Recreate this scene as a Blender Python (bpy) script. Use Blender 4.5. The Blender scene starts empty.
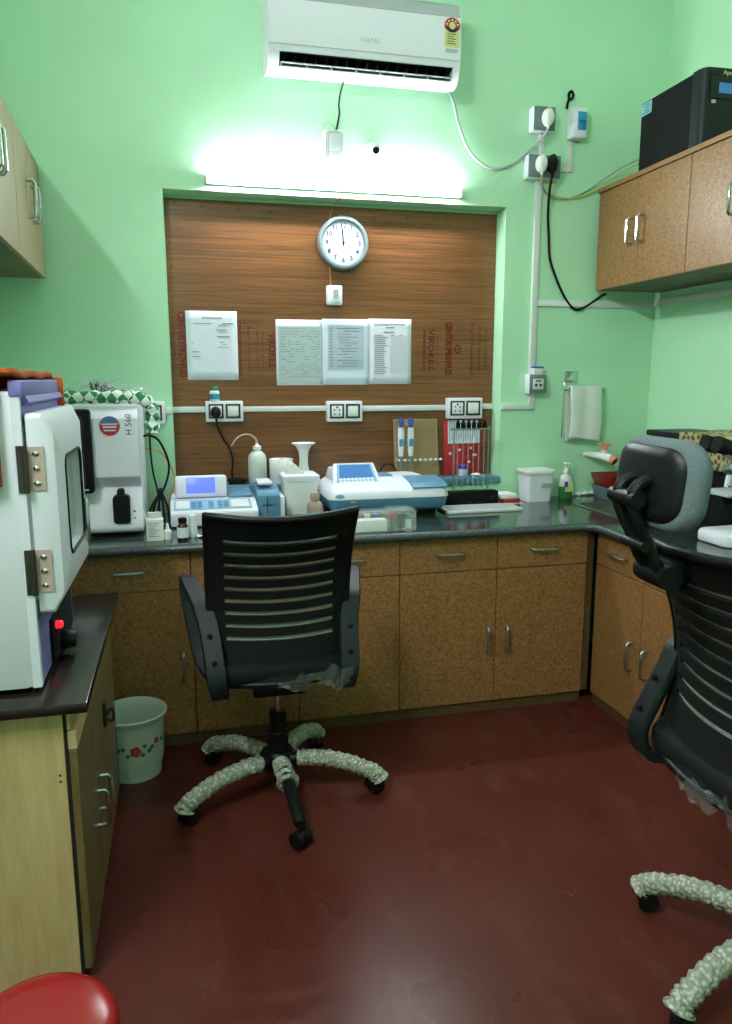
import bpy, bmesh, math, random
from mathutils import Vector, Matrix, Euler
random.seed(7)
PI = math.pi
scene = bpy.context.scene
COL = scene.collection

# ------------------------------------------------------------------ materials
def c(h):
    def f(v):
        v /= 255.0
        return v / 12.92 if v <= .04045 else ((v + .055) / 1.055) ** 2.4
    return (f(int(h[0:2], 16)), f(int(h[2:4], 16)), f(int(h[4:6], 16)), 1.0)

def base(name):
    m = bpy.data.materials.new(name); m.use_nodes = True
    nt = m.node_tree
    return m, nt, nt.nodes['Principled BSDF']

def tex(nt, kind, scale, stretch=(1, 1, 1), **kw):
    tc = nt.nodes.new('ShaderNodeTexCoord'); mp = nt.nodes.new('ShaderNodeMapping')
    nt.links.new(tc.outputs['Object'], mp.inputs['Vector'])
    mp.inputs['Scale'].default_value = stretch
    t = nt.nodes.new(kind); nt.links.new(mp.outputs['Vector'], t.inputs['Vector'])
    t.inputs['Scale'].default_value = scale
    for k, v in kw.items():
        if k in t.inputs: t.inputs[k].default_value = v
    return t

def ramp(nt, src, stops):
    r = nt.nodes.new('ShaderNodeValToRGB')
    e = r.color_ramp.elements
    while len(e) < len(stops): e.new(.5)
    for el, (p, col) in zip(e, stops): el.position = p; el.color = col
    nt.links.new(src, r.inputs['Fac'])
    return r

def bump(nt, b, src, strength, dist=.002):
    n = nt.nodes.new('ShaderNodeBump'); n.inputs['Strength'].default_value = strength
    n.inputs['Distance'].default_value = dist
    nt.links.new(src, n.inputs['Height']); nt.links.new(n.outputs['Normal'], b.inputs['Normal'])

def mat(name, col, rough=.5, metal=0.0, var=0.0, vscale=40, bmp=0.0, bscale=120, trans=0.0, alpha=1.0, emit=None, estr=0, coat=0, ior=1.45):
    m, nt, b = base(name)
    col = c(col) if isinstance(col, str) else col
    b.inputs['Base Color'].default_value = col
    b.inputs['Roughness'].default_value = rough
    b.inputs['Metallic'].default_value = metal
    b.inputs['Transmission Weight'].default_value = trans
    b.inputs['Alpha'].default_value = alpha
    b.inputs['Coat Weight'].default_value = coat
    b.inputs['IOR'].default_value = ior
    if name in ('matt_black', 'black_plastic', 'charcoal_plastic'): b.inputs['Specular IOR Level'].default_value = .28
    t = tex(nt, 'ShaderNodeTexNoise', vscale, Detail=4.0)
    lo = tuple(max(0, x * (1 - var)) for x in col[:3]) + (1,)
    hi = tuple(min(1, x * (1 + var)) for x in col[:3]) + (1,)
    r = ramp(nt, t.outputs['Fac'], [(.3, lo), (.7, hi)])
    nt.links.new(r.outputs['Color'], b.inputs['Base Color'])
    if bmp:
        t2 = tex(nt, 'ShaderNodeTexNoise', bscale, Detail=3.0)
        bump(nt, b, t2.outputs['Fac'], bmp)
    if emit:
        b.inputs['Emission Color'].default_value = c(emit)
        b.inputs['Emission Strength'].default_value = estr
    return m

def mat_speckle(name, stops, scale, rough, detail=5.0, kind='ShaderNodeTexNoise', bmp=0, stretch=(1, 1, 1), coat=0.0):
    m, nt, b = base(name)
    t = tex(nt, kind, scale, stretch, Detail=detail, Roughness=.7)
    r = ramp(nt, t.outputs['Fac'], [(p, c(h)) for p, h in stops])
    nt.links.new(r.outputs['Color'], b.inputs['Base Color'])
    b.inputs['Roughness'].default_value = rough
    b.inputs['Coat Weight'].default_value = coat
    if bmp: bump(nt, b, t.outputs['Fac'], bmp)
    return m

def mat_wood():
    m, nt, b = base('wood_grain')
    t = tex(nt, 'ShaderNodeTexNoise', 3.0, (.55, 1, 24), Detail=6.0, Roughness=.62, Distortion=.6)
    t2 = tex(nt, 'ShaderNodeTexNoise', 5.0, (1.2, 1, 90), Detail=4.0, Roughness=.6)
    mx = nt.nodes.new('ShaderNodeMath'); mx.operation = 'MULTIPLY_ADD'
    mx.inputs[1].default_value = .45
    nt.links.new(t2.outputs['Fac'], mx.inputs[0])
    m2 = nt.nodes.new('ShaderNodeMath'); m2.operation = 'MULTIPLY'; m2.inputs[1].default_value = .6
    nt.links.new(t.outputs['Fac'], m2.inputs[0]); nt.links.new(m2.outputs[0], mx.inputs[2])
    r = ramp(nt, mx.outputs[0], [(.36, c('4d2f19')), (.44, c('633b20')), (.52, c('754828')), (.66, c('875732'))])
    t3 = tex(nt, 'ShaderNodeTexNoise', 4.0, (.25, 1, 42), Detail=3.0, Roughness=.5, Distortion=.3)
    ln = ramp(nt, t3.outputs['Fac'], [(.56, (0, 0, 0, 1)), (.60, (.8, .8, .8, 1)), (.64, (0, 0, 0, 1))])
    mm = nt.nodes.new('ShaderNodeMix'); mm.data_type = 'RGBA'
    nt.links.new(ln.outputs['Color'], mm.inputs['Factor']); nt.links.new(r.outputs['Color'], mm.inputs[6]); mm.inputs[7].default_value = c('3d2812')
    nt.links.new(mm.outputs[2], b.inputs['Base Color'])
    b.inputs['Roughness'].default_value = .33
    return m

def mat_floor():
    m, nt, b = base('red_oxide_floor')
    t = tex(nt, 'ShaderNodeTexNoise', 1.6, Detail=3.0, Roughness=.55)
    r = ramp(nt, t.outputs['Fac'], [(.15, c('471d18')), (.85, c('55261e'))]); r.color_ramp.interpolation = 'EASE'
    t3 = tex(nt, 'ShaderNodeTexNoise', 9.0, (1, .35, 1), Detail=5.0, Roughness=.7)
    s = ramp(nt, t3.outputs['Fac'], [(.5, (0, 0, 0, 1)), (.95, (.35, .35, .35, 1))]); s.color_ramp.interpolation = 'EASE'
    mx = nt.nodes.new('ShaderNodeMix'); mx.data_type = 'RGBA'
    nt.links.new(s.outputs['Color'], mx.inputs['Factor'])
    nt.links.new(r.outputs['Color'], mx.inputs[6]); mx.inputs[7].default_value = c('8a6a62')
    nt.links.new(mx.outputs[2], b.inputs['Base Color'])
    t2 = tex(nt, 'ShaderNodeTexNoise', 3, Detail=2.0)
    rr = ramp(nt, t2.outputs['Fac'], [(.1, (.25, .25, .25, 1)), (.9, (.33, .33, .33, 1))]); rr.color_ramp.interpolation = 'EASE'
    nt.links.new(rr.outputs['Color'], b.inputs['Roughness'])
    b.inputs['Specular IOR Level'].default_value = .22
    t4 = tex(nt, 'ShaderNodeTexNoise', 26, Detail=2.0); bump(nt, b, t4.outputs['Fac'], .06, .004)
    return m

def mat_mesh_fabric():
    m, nt, b = base('black_net_fabric')
    b.inputs['Base Color'].default_value = c('9aa19b'); b.inputs['Roughness'].default_value = .8
    w = tex(nt, 'ShaderNodeTexWave', 60, Detail=0.0); w.bands_direction = 'X'
    w2 = tex(nt, 'ShaderNodeTexWave', 60, Detail=0.0); w2.bands_direction = 'Z'
    mx = nt.nodes.new('ShaderNodeMath'); mx.operation = 'MAXIMUM'
    nt.links.new(w.outputs['Fac'], mx.inputs[0]); nt.links.new(w2.outputs['Fac'], mx.inputs[1])
    r = ramp(nt, mx.outputs[0], [(.62, (0, 0, 0, 1)), (.72, (1, 1, 1, 1))])
    nt.links.new(r.outputs['Color'], b.inputs['Alpha'])
    return m

def mat_two(name, a, bcol, scale, direction='DIAGONAL', rough=.8, kind='wave', lo=.45, hi=.55, bmp=.4):
    m, nt, b = base(name)
    if kind == 'wave':
        t = tex(nt, 'ShaderNodeTexWave', scale, Distortion=1.5); t.bands_direction = direction
        src = t.outputs['Fac']
    else:
        t = tex(nt, 'ShaderNodeTexNoise', scale, Detail=1.0); src = t.outputs['Fac']
    r = ramp(nt, src, [(lo, c(a)), (hi, c(bcol))])
    nt.links.new(r.outputs['Color'], b.inputs['Base Color'])
    b.inputs['Roughness'].default_value = rough
    t2 = tex(nt, 'ShaderNodeTexNoise', 150, Detail=3.0)
    bump(nt, b, t2.outputs['Fac'], bmp, .004)
    return m

def mat_leopard():
    m, nt, b = base('leopard_print')
    t = tex(nt, 'ShaderNodeTexVoronoi', 42)
    r = ramp(nt, t.outputs['Distance'], [(.2, c('3a3620')), (.34, c('5c5a38')), (.5, c('a0966a')), (.9, c('b0a67c'))])
    nt.links.new(r.outputs['Color'], b.inputs['Base Color']); b.inputs['Roughness'].default_value = .9
    return m

def mat_check():
    m, nt, b = base('green_white_cloth')
    t = tex(nt, 'ShaderNodeTexChecker', 36)
    t.inputs['Color1'].default_value = c('2c7a4e'); t.inputs['Color2'].default_value = c('e6efe8')
    mp = t.inputs['Vector'].links[0].from_node; mp.inputs['Rotation'].default_value = (.6, math.radians(40), .3); mp.inputs['Scale'].default_value = (1, 1, .8)
    nt.links.new(t.outputs['Color'], b.inputs['Base Color']); b.inputs['Roughness'].default_value = .9
    t2 = tex(nt, 'ShaderNodeTexNoise', 150, Detail=3.0); bump(nt, b, t2.outputs['Fac'], .5, .004)
    return m

def mat_bubble():
    m, nt, b = base('foam_wrap')
    t = tex(nt, 'ShaderNodeTexVoronoi', 95)
    r = ramp(nt, t.outputs['Distance'], [(.15, c('c9cdbf')), (.6, c('8d9384'))])
    nt.links.new(r.outputs['Color'], b.inputs['Base Color']); b.inputs['Roughness'].default_value = .45
    bump(nt, b, t.outputs['Distance'], .8, .006)
    return m

M = dict(
    wall=mat('mint_paint', 'b6e6c0', .55, var=.03, vscale=3, bmp=.06, bscale=60),
    ceil=mat('ceiling_paint', 'eef0ee', .7),
    floor=mat_floor(), wood=mat_wood(),
    cork=mat_speckle('cork_laminate', [(.3, '563820'), (.5, '8a6138'), (.7, 'aa8052')], 130, .42),
    corkd=mat_speckle('cork_laminate_edge', [(.3, '3d2d18'), (.7, '6a5030')], 130, .5),
    lamy=mat_speckle('olive_laminate', [(.3, 'b8996c'), (.5, 'c4a678'), (.7, 'ceb186')], 6, .45, stretch=(9, 9, 1)),
    lamu=mat_speckle('grey_olive_laminate', [(.3, '8c7b5c'), (.5, '968466'), (.7, '9f8e6f')], 6, .45, stretch=(9, 9, 1)),
    lamy2=mat_speckle('olive_brown_laminate', [(.3, '5f4d2e'), (.7, '76633e')], 8, .42, stretch=(9, 9, 1)),
    dark=mat('dark_gap', '15110c', .8),
    granite=mat_speckle('green_black_granite', [(.35, '141b1c'), (.52, '2a3634'), (.66, '46544f'), (.75, '7d8a84')], 160, .1),
    granite_edge=mat_speckle('granite_edge', [(.35, '20272a'), (.55, '3d484b'), (.72, '6d7a7d')], 120, .35),
    brown_granite=mat_speckle('brown_black_granite', [(.35, '150f0d'), (.6, '231a17'), (.75, '43342d')], 60, .22),
    sill=mat('blue_grey_sill_paint', '567f92', .5, var=.06),
    white=mat('white_plastic', 'e2e4ec', .38), white2=mat('cream_white_plastic', 'd6dad8', .45),
    whitem=mat('matt_white', 'e4e7e3', .7), paper=mat('paper', 'd8dce8', .8), bpaper=mat('bluish_paper', 'cfdaea', .8),
    gpaper=mat('grey_photocopy', 'a9b9b8', .85), ink=mat('grey_ink', '6f7a86', .8), inkd=mat('black_ink', '23272c', .7),
    redink=mat('red_print', '66100c', .6), grey=mat('slate_grey_plastic', '66777c', .4), lgrey=mat('light_grey_plastic', 'a9b1b1', .4),
    silver=mat('silver_paint', '9aa3a4', .35, .3), black=mat('black_plastic', '0d0f10', .42, bmp=.1, bscale=300),
    blackm=mat('matt_black', '08090a', .8), blackg=mat('gloss_black', '0a0c0f', .12), charcoal=mat('charcoal_plastic', '161d1f', .45),
    chrome=mat('chrome', 'c6c9c8', .2, 1.0), steel=mat('brushed_steel', 'a6aaa8', .35, 1.0, bmp=.05),
    bluedev=mat('steel_blue_plastic', '5a88a6', .4), bluelt=mat('pale_blue_plastic', '86aec4', .4), body=mat('instrument_white', 'dcdde8', .4),
    lcd=mat('lit_blue_lcd', '4a62e0', .3, emit='6478ff', estr=.75), lcd2=mat('blue_lcd', '3d6fae', .15, emit='3d74b8', estr=.15),
    red=mat('red_plastic', '821517', .22), redb=mat('bright_red', 'ab1f2b', .5), redled=mat('lit_red_led', 'ff2030', .4, emit='ff2038', estr=1.2),
    purple=mat('violet_panel', '7c76b8', .4, var=.08, vscale=14), green=mat('green_plastic', '1f8a5c', .4), liquid=mat('green_liquid', '3f8f4d', .15, trans=.4),
    teal=mat('teal_window', '2f8fb0', .2), clear=mat('clear_plastic', 'eef5f3', .08, alpha=.13), frost=mat('frosted_plastic', 'e6ebe6', .35, alpha=.8),
    film=mat('clear_film', 'c3cccb', .08, alpha=.15), glass=mat('window_glass', 'e8f2f2', .03, alpha=.14),
    orange=mat('orange_towel', 'b4501c', .95, var=.35, vscale=220, bmp=1.0, bscale=260), orangep=mat('orange_plastic', 'd98a68', .45),
    towel=mat('white_terry', 'dfe4de', .95, var=.08, vscale=200, bmp=1.0, bscale=240), check=mat_check(),
    net=mat_two('dark_net', '20262a', 'a9b6b8', 160, kind='noise', lo=.48, hi=.56), leopard=mat_leopard(),
    greyfab=mat('grey_fabric', '5d696d', .95, var=.18, vscale=400, bmp=.6, bscale=400), netfab=mat_mesh_fabric(), bubble=mat_bubble(),
    brown=mat('brown_glass', '3a1611', .15), tan=mat('tan_plastic', 'a98e84', .5), peach=mat('peach_metal', 'c9aaa4', .4, .3),
    yellow=mat('yellow_label', 'cdd08c', .5), wirey=mat('yellow_green_wire', 'b9c63c', .5), wireo=mat('orange_wire', 'cf8a3c', .5), wireg=mat('grey_wire', '8b9c9a', .5),
    blue=mat('blue_paint', '2b4fb0', .4), leaf=mat('leaf_green', '2d7a3e', .5), flower=mat('red_flower', 'c8363a', .5), pink=mat('pink_flower', 'c05a78', .5),
    bucket=mat('white_bucket_plastic', 'd6e2dc', .35, trans=.12), acrylic=mat('tan_clear_sheet', 'b59a72', .2, alpha=.45), purplecap=mat('purple_cap', '3b3a8c', .4),
    rim=mat('clock_rim', '8f9aa0', .3, .5), dial=mat('dial_white', 'bcc8d8', .5), stickerb=mat('sticker_blue', '3b6f9c', .5), brass=mat('tarnished_metal', '4c4640', .4, .8),
    tube=mat('lit_tube', 'ffffff', .4, emit='f6fcff', estr=185), tube2=mat('lit_tube_far', 'ffffff', .4, emit='fbfcff', estr=500),
)

# ------------------------------------------------------------------ mesh builder
WM = {}   # object -> world matrix at build time

def spl(pts, k=6):
    P = [Vector(p) for p in pts]; out = []
    for i in range(len(P) - 1):
        p0 = P[max(i - 1, 0)]; p1 = P[i]; p2 = P[i + 1]; p3 = P[min(i + 2, len(P) - 1)]
        for j in range(k):
            t = j / k
            out.append(.5 * ((2 * p1) + (p2 - p0) * t + (2 * p0 - 5 * p1 + 4 * p2 - p3) * t * t + (3 * p1 - p0 - 3 * p2 + p3) * t ** 3))
    out.append(P[-1]); return out

class MB:
    def __init__(self): self.bm = bmesh.new()
    def _merge(self, tmp, mi=0, X=None):
        for f in tmp.faces: f.material_index = mi
        me = bpy.data.meshes.new('t'); tmp.to_mesh(me); tmp.free()
        if X is not None: me.transform(X)
        self.bm.from_mesh(me); bpy.data.meshes.remove(me)
        return self
    def box(self, x0, x1, y0, y1, z0, z1, bev=0, seg=2, mi=0, X=None):
        t = bmesh.new()
        bmesh.ops.create_cube(t, size=1)
        for v in t.verts:
            v.co = Vector((x0 if v.co.x < 0 else x1, y0 if v.co.y < 0 else y1, z0 if v.co.z < 0 else z1))
        if bev:
            bmesh.ops.bevel(t, geom=t.edges[:], offset=bev, segments=seg, profile=.5, affect='EDGES')
        return self._merge(t, mi, X)
    def loft(self, rings, mi=0, cap=True, closed=True, loop=False, X=None):
        t = bmesh.new(); R = [[t.verts.new(p) for p in r] for r in rings]; n = len(R[0])
        pairs = list(zip(R, R[1:])) + ([(R[-1], R[0])] if loop else [])
        for a, b in pairs:
            for i in range(n if closed else n - 1):
                j = (i + 1) % n
                try: t.faces.new((a[i], a[j], b[j], b[i]))
                except ValueError: pass
        if cap and not loop:
            for r, rev in ((R[0], True), (R[-1], False)):
                try: t.faces.new(list(reversed(r)) if rev else r)
                except ValueError: pass
        bmesh.ops.remove_doubles(t, verts=t.verts[:], dist=1e-6)
        bmesh.ops.recalc_face_normals(t, faces=t.faces[:])
        return self._merge(t, mi, X)
    def lathe(self, prof, ctr=(0, 0, 0), n=28, mi=0, X=None, rot=None, sx=1, sy=1):
        C = Vector(ctr); Rm = rot.to_matrix() if rot else None
        rings = []
        for r, z in prof:
            ring = []
            for k in range(n):
                a = 2 * PI * k / n; v = Vector((r * math.cos(a) * sx, r * math.sin(a) * sy, z))
                ring.append(C + (Rm @ v if Rm else v))
            rings.append(ring)
        return self.loft(rings, mi, True, True, False, X)
    def cyl(self, p0, p1, r0, r1=None, n=20, mi=0, X=None):
        return self.tube([p0, p1], [r0, r0 if r1 is None else r1], n, mi, X=X)
    def tube(self, pts, r, n=8, mi=0, closed=False, X=None):
        P = [Vector(p) for p in pts]; m = len(P)
        rs = r if isinstance(r, (list, tuple)) else [r] * m
        T = []
        for i in range(m):
            a = P[(i - 1) % m] if (closed or i > 0) else P[i]; b = P[(i + 1) % m] if (closed or i < m - 1) else P[i]
            d = b - a; T.append(d.normalized() if d.length > 1e-9 else Vector((0, 0, 1)))
        u = T[0].orthogonal().normalized(); rings = []
        for i in range(m):
            u = (u - T[i] * u.dot(T[i]))
            u = u.normalized() if u.length > 1e-6 else T[i].orthogonal().normalized()
            w = T[i].cross(u)
            rings.append([P[i] + (u * math.cos(2 * PI * k / n) + w * math.sin(2 * PI * k / n)) * rs[i] for k in range(n)])
        return self.loft(rings, mi, True, True, closed, X)
    def prism(self, poly, axis, a, b, mi=0, bev=0, X=None):
        def P(q, t):
            return {'x': (t, q[0], q[1]), 'y': (q[0], t, q[1]), 'z': (q[0], q[1], t)}[axis]
        t = bmesh.new()
        A = [t.verts.new(P(q, a)) for q in poly]; B = [t.verts.new(P(q, b)) for q in poly]
        n = len(poly)
        t.faces.new(A); t.faces.new(list(reversed(B)))
        for i in range(n): t.faces.new((A[i], B[i], B[(i + 1) % n], A[(i + 1) % n]))
        bmesh.ops.recalc_face_normals(t, faces=t.faces[:])
        if bev: bmesh.ops.bevel(t, geom=t.edges[:], offset=bev, segments=2, profile=.5, affect='EDGES')
        return self._merge(t, mi, X)
    def grid(self, fn, nu, nv, mi=0, skip=None, us=None, vs=None, X=None):
        us = us or [i / nu for i in range(nu + 1)]; vs = vs or [j / nv for j in range(nv + 1)]
        t = bmesh.new(); G = [[t.verts.new(fn(u, v)) for u in us] for v in vs]
        for j in range(len(vs) - 1):
            for i in range(len(us) - 1):
                if skip and skip((us[i] + us[i + 1]) / 2, (vs[j] + vs[j + 1]) / 2): continue
                t.faces.new((G[j][i], G[j][i + 1], G[j + 1][i + 1], G[j + 1][i]))
        lone = [v for v in t.verts if not v.link_faces]
        bmesh.ops.delete(t, geom=lone, context='VERTS')
        return self._merge(t, mi, X)
    def ball(self, ctr, rx, ry=None, rz=None, mi=0, n=16, X=None):
        ry = rx if ry is None else ry; rz = rx if rz is None else rz
        t = bmesh.new(); bmesh.ops.create_uvsphere(t, u_segments=n, v_segments=max(6, n // 2), radius=1)
        for v in t.verts: v.co = Vector((ctr[0] + v.co.x * rx, ctr[1] + v.co.y * ry, ctr[2] + v.co.z * rz))
        return self._merge(t, mi, X)
    def text(self, s, size, X, ext=.0003, mi=0, align='CENTER', sx=1.0, bold=0.0):
        cu = bpy.data.curves.new('t', 'FONT'); cu.body = s; cu.size = size; cu.extrude = ext
        cu.align_x = align; cu.align_y = 'CENTER'; cu.resolution_u = 2; cu.offset = bold
        ob = bpy.data.objects.new('t', cu); COL.objects.link(ob)
        bpy.context.view_layer.update()
        me = bpy.data.meshes.new_from_object(ob.evaluated_get(bpy.context.evaluated_depsgraph_get()))
        bpy.data.objects.remove(ob); bpy.data.curves.remove(cu)
        me.transform(X @ Matrix.Diagonal((sx, 1, 1, 1)))
        for p in me.polygons: p.material_index = mi
        self.bm.from_mesh(me); bpy.data.meshes.remove(me)
        return self
    def build(self, name, mats, parent=None, smooth=35, local=False, solid=0, sub=0, bev=0):
        me = bpy.data.meshes.new(name)
        if parent is not None and not local: self.bm.transform(WM[parent].inverted())
        self.bm.to_mesh(me); self.bm.free()
        for mm in (mats if isinstance(mats, (list, tuple)) else [mats]): me.materials.append(M[mm])
        if smooth:
            for p in me.polygons: p.use_smooth = True
            me.set_sharp_from_angle(angle=math.radians(smooth))
        o = bpy.data.objects.new(name, me); COL.objects.link(o)
        WM[o] = WM[parent].copy() if parent is not None else Matrix()
        if parent is not None: o.parent = parent
        if solid:
            md = o.modifiers.new('solid', 'SOLIDIFY'); md.thickness = solid; md.offset = 0
        if sub:
            md = o.modifiers.new('sub', 'SUBSURF'); md.levels = sub; md.render_levels = sub
        return o

def tag(o, label, cat, group=None):
    o['label'] = label; o['category'] = cat
    if group: o['group'] = group
    return o

def thing(name, label, cat, loc, rotz=0.0, group=None):
    o = bpy.data.objects.new(name, None); COL.objects.link(o)
    o.location = loc; o.rotation_euler = (0, 0, rotz); o.empty_display_size = .05
    WM[o] = Matrix.Translation(loc) @ Matrix.Rotation(rotz, 4, 'Z')
    return tag(o, label, cat, group)

def struct(o):
    o['kind'] = 'structure'; return o

def XF(loc, rx=0, ry=0, rz=0):
    return Matrix.Translation(loc) @ Euler((rx, ry, rz)).to_matrix().to_4x4()

def front(x, y, z, rot=0.0):      # text standing on a surface that faces -Y, rotated in its plane
    return Matrix.Translation((x, y, z)) @ Matrix.Rotation(PI / 2, 4, 'X') @ Matrix.Rotation(rot, 4, 'Z')

# ------------------------------------------------------------------ room shell
XL, XR, ZC, YF = -.95, 2.267, 3.2, -4.8
RX0, RX1, RZ0, RZ1, RD = -.105, 1.452, .880, 2.182, .112     # recess in the back wall
struct(MB().box(XL - .1, XR + .1, YF - .1, .2, -.06, 0).build('floor', 'floor'))
struct(MB().box(XL - .1, XR + .1, YF - .1, .2, ZC, ZC + .06).build('ceiling', 'ceil'))
w = MB()
w.box(XL, RX0, 0, RD, 0, ZC); w.box(RX1, XR, 0, RD, 0, ZC)
w.box(RX0, RX1, 0, RD, RZ1, ZC); w.box(RX0, RX1, 0, RD, 0, RZ0)
w.box(XL, XR, RD, RD + .1, 0, ZC)
struct(w.build('wall_back', 'wall'))
struct(MB().box(XL - .1, XL, YF, RD + .1, 0, ZC).build('wall_left', 'wall'))
struct(MB().box(XR, XR + .1, YF, RD + .1, 0, ZC).build('wall_right', 'wall'))
struct(MB().box(XL - .1, XR + .1, YF - .1, YF, 0, ZC).build('wall_front', 'wall'))
s = MB().box(RX0 + .001, RX1 + .003, -.022, RD - .008, RZ0 + .001, RZ0 + .034, bev=.003)
struct(s.build('trim_1', 'sill'))

# wood grain board in the recess
pl = thing('wood_panel', 'brown wood grain board lining the wall recess behind the clock and papers', 'panel', (.675, RD, .915))
MB().box(RX0 + .002, RX1 - .002, RD - .008, RD - .0005, .9150, 2.168).build('board', 'wood', pl)
nb = MB()
for x, z in ((-.06, 2.15), (.06, 2.14), (.22, 2.135), (.36, 2.13), (.52, 2.13), (.84, 2.13), (1.0, 2.13), (1.2, 2.13), (1.43, 2.12), (-.085, 1.98), (-.083, 1.88),
             (-.07, 1.35), (1.435, 1.8), (1.43, 1.42), (1.43, 1.2)):
    nb.ball((x, RD - .0085, z), .004, .002, .004, n=8)
nb.build('nail', 'inkd', pl)
PY = RD - .0087
def down(x, z): return Matrix.Translation((x, PY, z)) @ Matrix.Rotation(PI / 2, 4, 'X') @ Matrix.Rotation(-PI / 2, 4, 'Z')
def stamp(name, s, x, z, size, length, bold=0.0, extra=None):
    t = MB()
    probe = len(s) * size * .55
    t.text(s, size, down(x, z), bold=bold)
    xs = [v.co.z for v in t.bm.verts]; L = max(xs) - min(xs)
    mid = (max(xs) + min(xs)) / 2
    for v in t.bm.verts: v.co.z = z + (v.co.z - mid) * length / L
    if extra: extra(t)
    return t.build(name, 'redink', pl, smooth=0)
stamp('printed_text', 'CENTURYPROWUD', 1.214, 1.535, .044, .255, bold=.0024)
def ring(t):
    for k in range(9):
        a = 2 * PI * k / 9
        t.tube([(1.262 + .012 * math.cos(a), PY, 1.535 + .014 * math.sin(a)), (1.262 + .02 * math.cos(a + .5), PY, 1.535 + .021 * math.sin(a + .5))], .0035, n=5)
ring_mb = MB(); ring(ring_mb); ring_mb.build('printed_emblem', 'redink', pl, smooth=0)
stamp('printed_text', 'VIROKILL', 1.125, 1.527, .042, .205, bold=.001)
stamp('printed_text', 'WITH NANO TECHNOLOGY', 1.09, 1.527, .018, .195, bold=.0008)
stamp('printed_text', 'Powered by nano', 1.157, 1.527, .013, .14)
stamp('printed_text', 'Bright choice of feel', 1.336, 1.535, .022, .25)
stamp('printed_text', 'Ideal for decorative', 1.377, 1.535, .022, .215)
stamp('printed_text', 'Exterior Board', 1.41, 1.535, .022, .18)
stamp('printed_text', 'CENTURYPROWUD', -.052, 1.545, .044, .29, bold=.0024)
stamp('printed_text', 'Exterior Board', -.088, 1.52, .018, .16)
stamp('printed_text', 'CENTURYPROWUD', .205, 1.53, .02, .25, bold=.0005)
stamp('printed_text', 'Bright choice of feel', .247, 1.527, .016, .2)
stamp('printed_text', 'Ideal for decorative', .286, 1.52, .014, .18)
stamp('printed_text', 'Exterior Board', .31, 1.52, .014, .17)
stamp('printed_text', 'VIROKILL', .352, 1.52, .05, .16, bold=.0012)

# ------------------------------------------------------------------ papers on the board
def sheet(label, x0, x1, z0, z1, y, m, lines, group=None, lean=0.0):
    t = thing('paper_sheet', label, 'paper', ((x0 + x1) / 2, y, z0), 0, group)
    MB().grid(lambda u, v: (x0 + (x1 - x0) * u + lean * (1 - v), y - .0012 * math.sin(u * PI) * (v * .6 + .4) - .0006, z0 + (z1 - z0) * v), 8, 8).build('page', m, t, solid=.0006)
    k = MB()
    for (a, b, zz, h) in lines:
        X0 = x0 + (x1 - x0) * a; X1 = x0 + (x1 - x0) * b; Z = z0 + (z1 - z0) * zz
        k.box(X0, X1, y - .0032, y - .0026, Z - h / 2, Z + h / 2)
    k.build('print', 'ink', t, smooth=0)
    return t
PB = RD - .009
L1 = [(.32 + .04 * i, .345 + .04 * i, .9, .007) for i in range(10)] + [(.14, .5, .82, .0025), (.7, .92, .82, .004), (.62, .78, .79, .002), (.58, .78, .73, .003), (.62, .82, .70, .002),
     (.6, .85, .63, .004), (.1, .14, .54, .003), (.66, .72, .55, .003), (.7, .78, .52, .002), (.6, .82, .48, .002), (.1, .24, .41, .003), (.1, .26, .34, .003)]
sheet('single white sheet with a short printed heading, alone left of the three joined sheets', -.032, .196, 1.388, 1.694, PB, 'paper', L1)
t = sheet('white sheet carrying a grey handwritten photocopy, first of three joined sheets under the clock', .371, .59, 1.362, 1.662, PB, 'paper', [])
MB().box(.381, .582, PB - .0030, PB - .0024, 1.385, 1.632).build('photocopy_area', 'gpaper', t, smooth=0)['label'] = 'grey photocopied area'
k = MB()
for i in range(20):
    z = 1.62 - i * .0115; x = .392
    while x < .575:
        l = random.uniform(.008, .03)
        if random.random() < .62: k.box(x, min(x + l, .577), PB - .0037, PB - .0031, z - .001, z + .001, X=None)
        x += l + .006
k.build('handwriting', 'ink', t, smooth=0)
Lm = [(.12, .9, .9, .0015)] + [(.12, .9, .88 - .022 * i, .0008) for i in range(30)] + [(random.uniform(.3, .5), random.uniform(.55, .8), .86 - .044 * i, .003) for i in range(14)] + [(.14, .22, .86 - .044 * i, .003) for i in range(14)]
sheet('bluish white sheet with a faint ruled table, middle one of three joined sheets', .588, .812, 1.364, 1.668, PB - .0035, 'bpaper', Lm)
Lr = [(.14 + .055 * i, .18 + .055 * i, .92, .005) for i in range(13)] + [(.4, .6, .87, .004), (.35, .6, .8, .004)] + [(.14, .14 + random.uniform(.2, .34), .75 - .031 * i, .003) for i in range(20)] + [(.52, .6, .75, .003), (.72, .78, .75, .003)] + [(.5, .9, .74 - .031 * i, .0006) for i in range(19)]
sheet('white sheet with a long printed test list, rightmost of three joined sheets', .81, 1.024, 1.366, 1.672, PB - .0005, 'paper', Lr)

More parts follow.
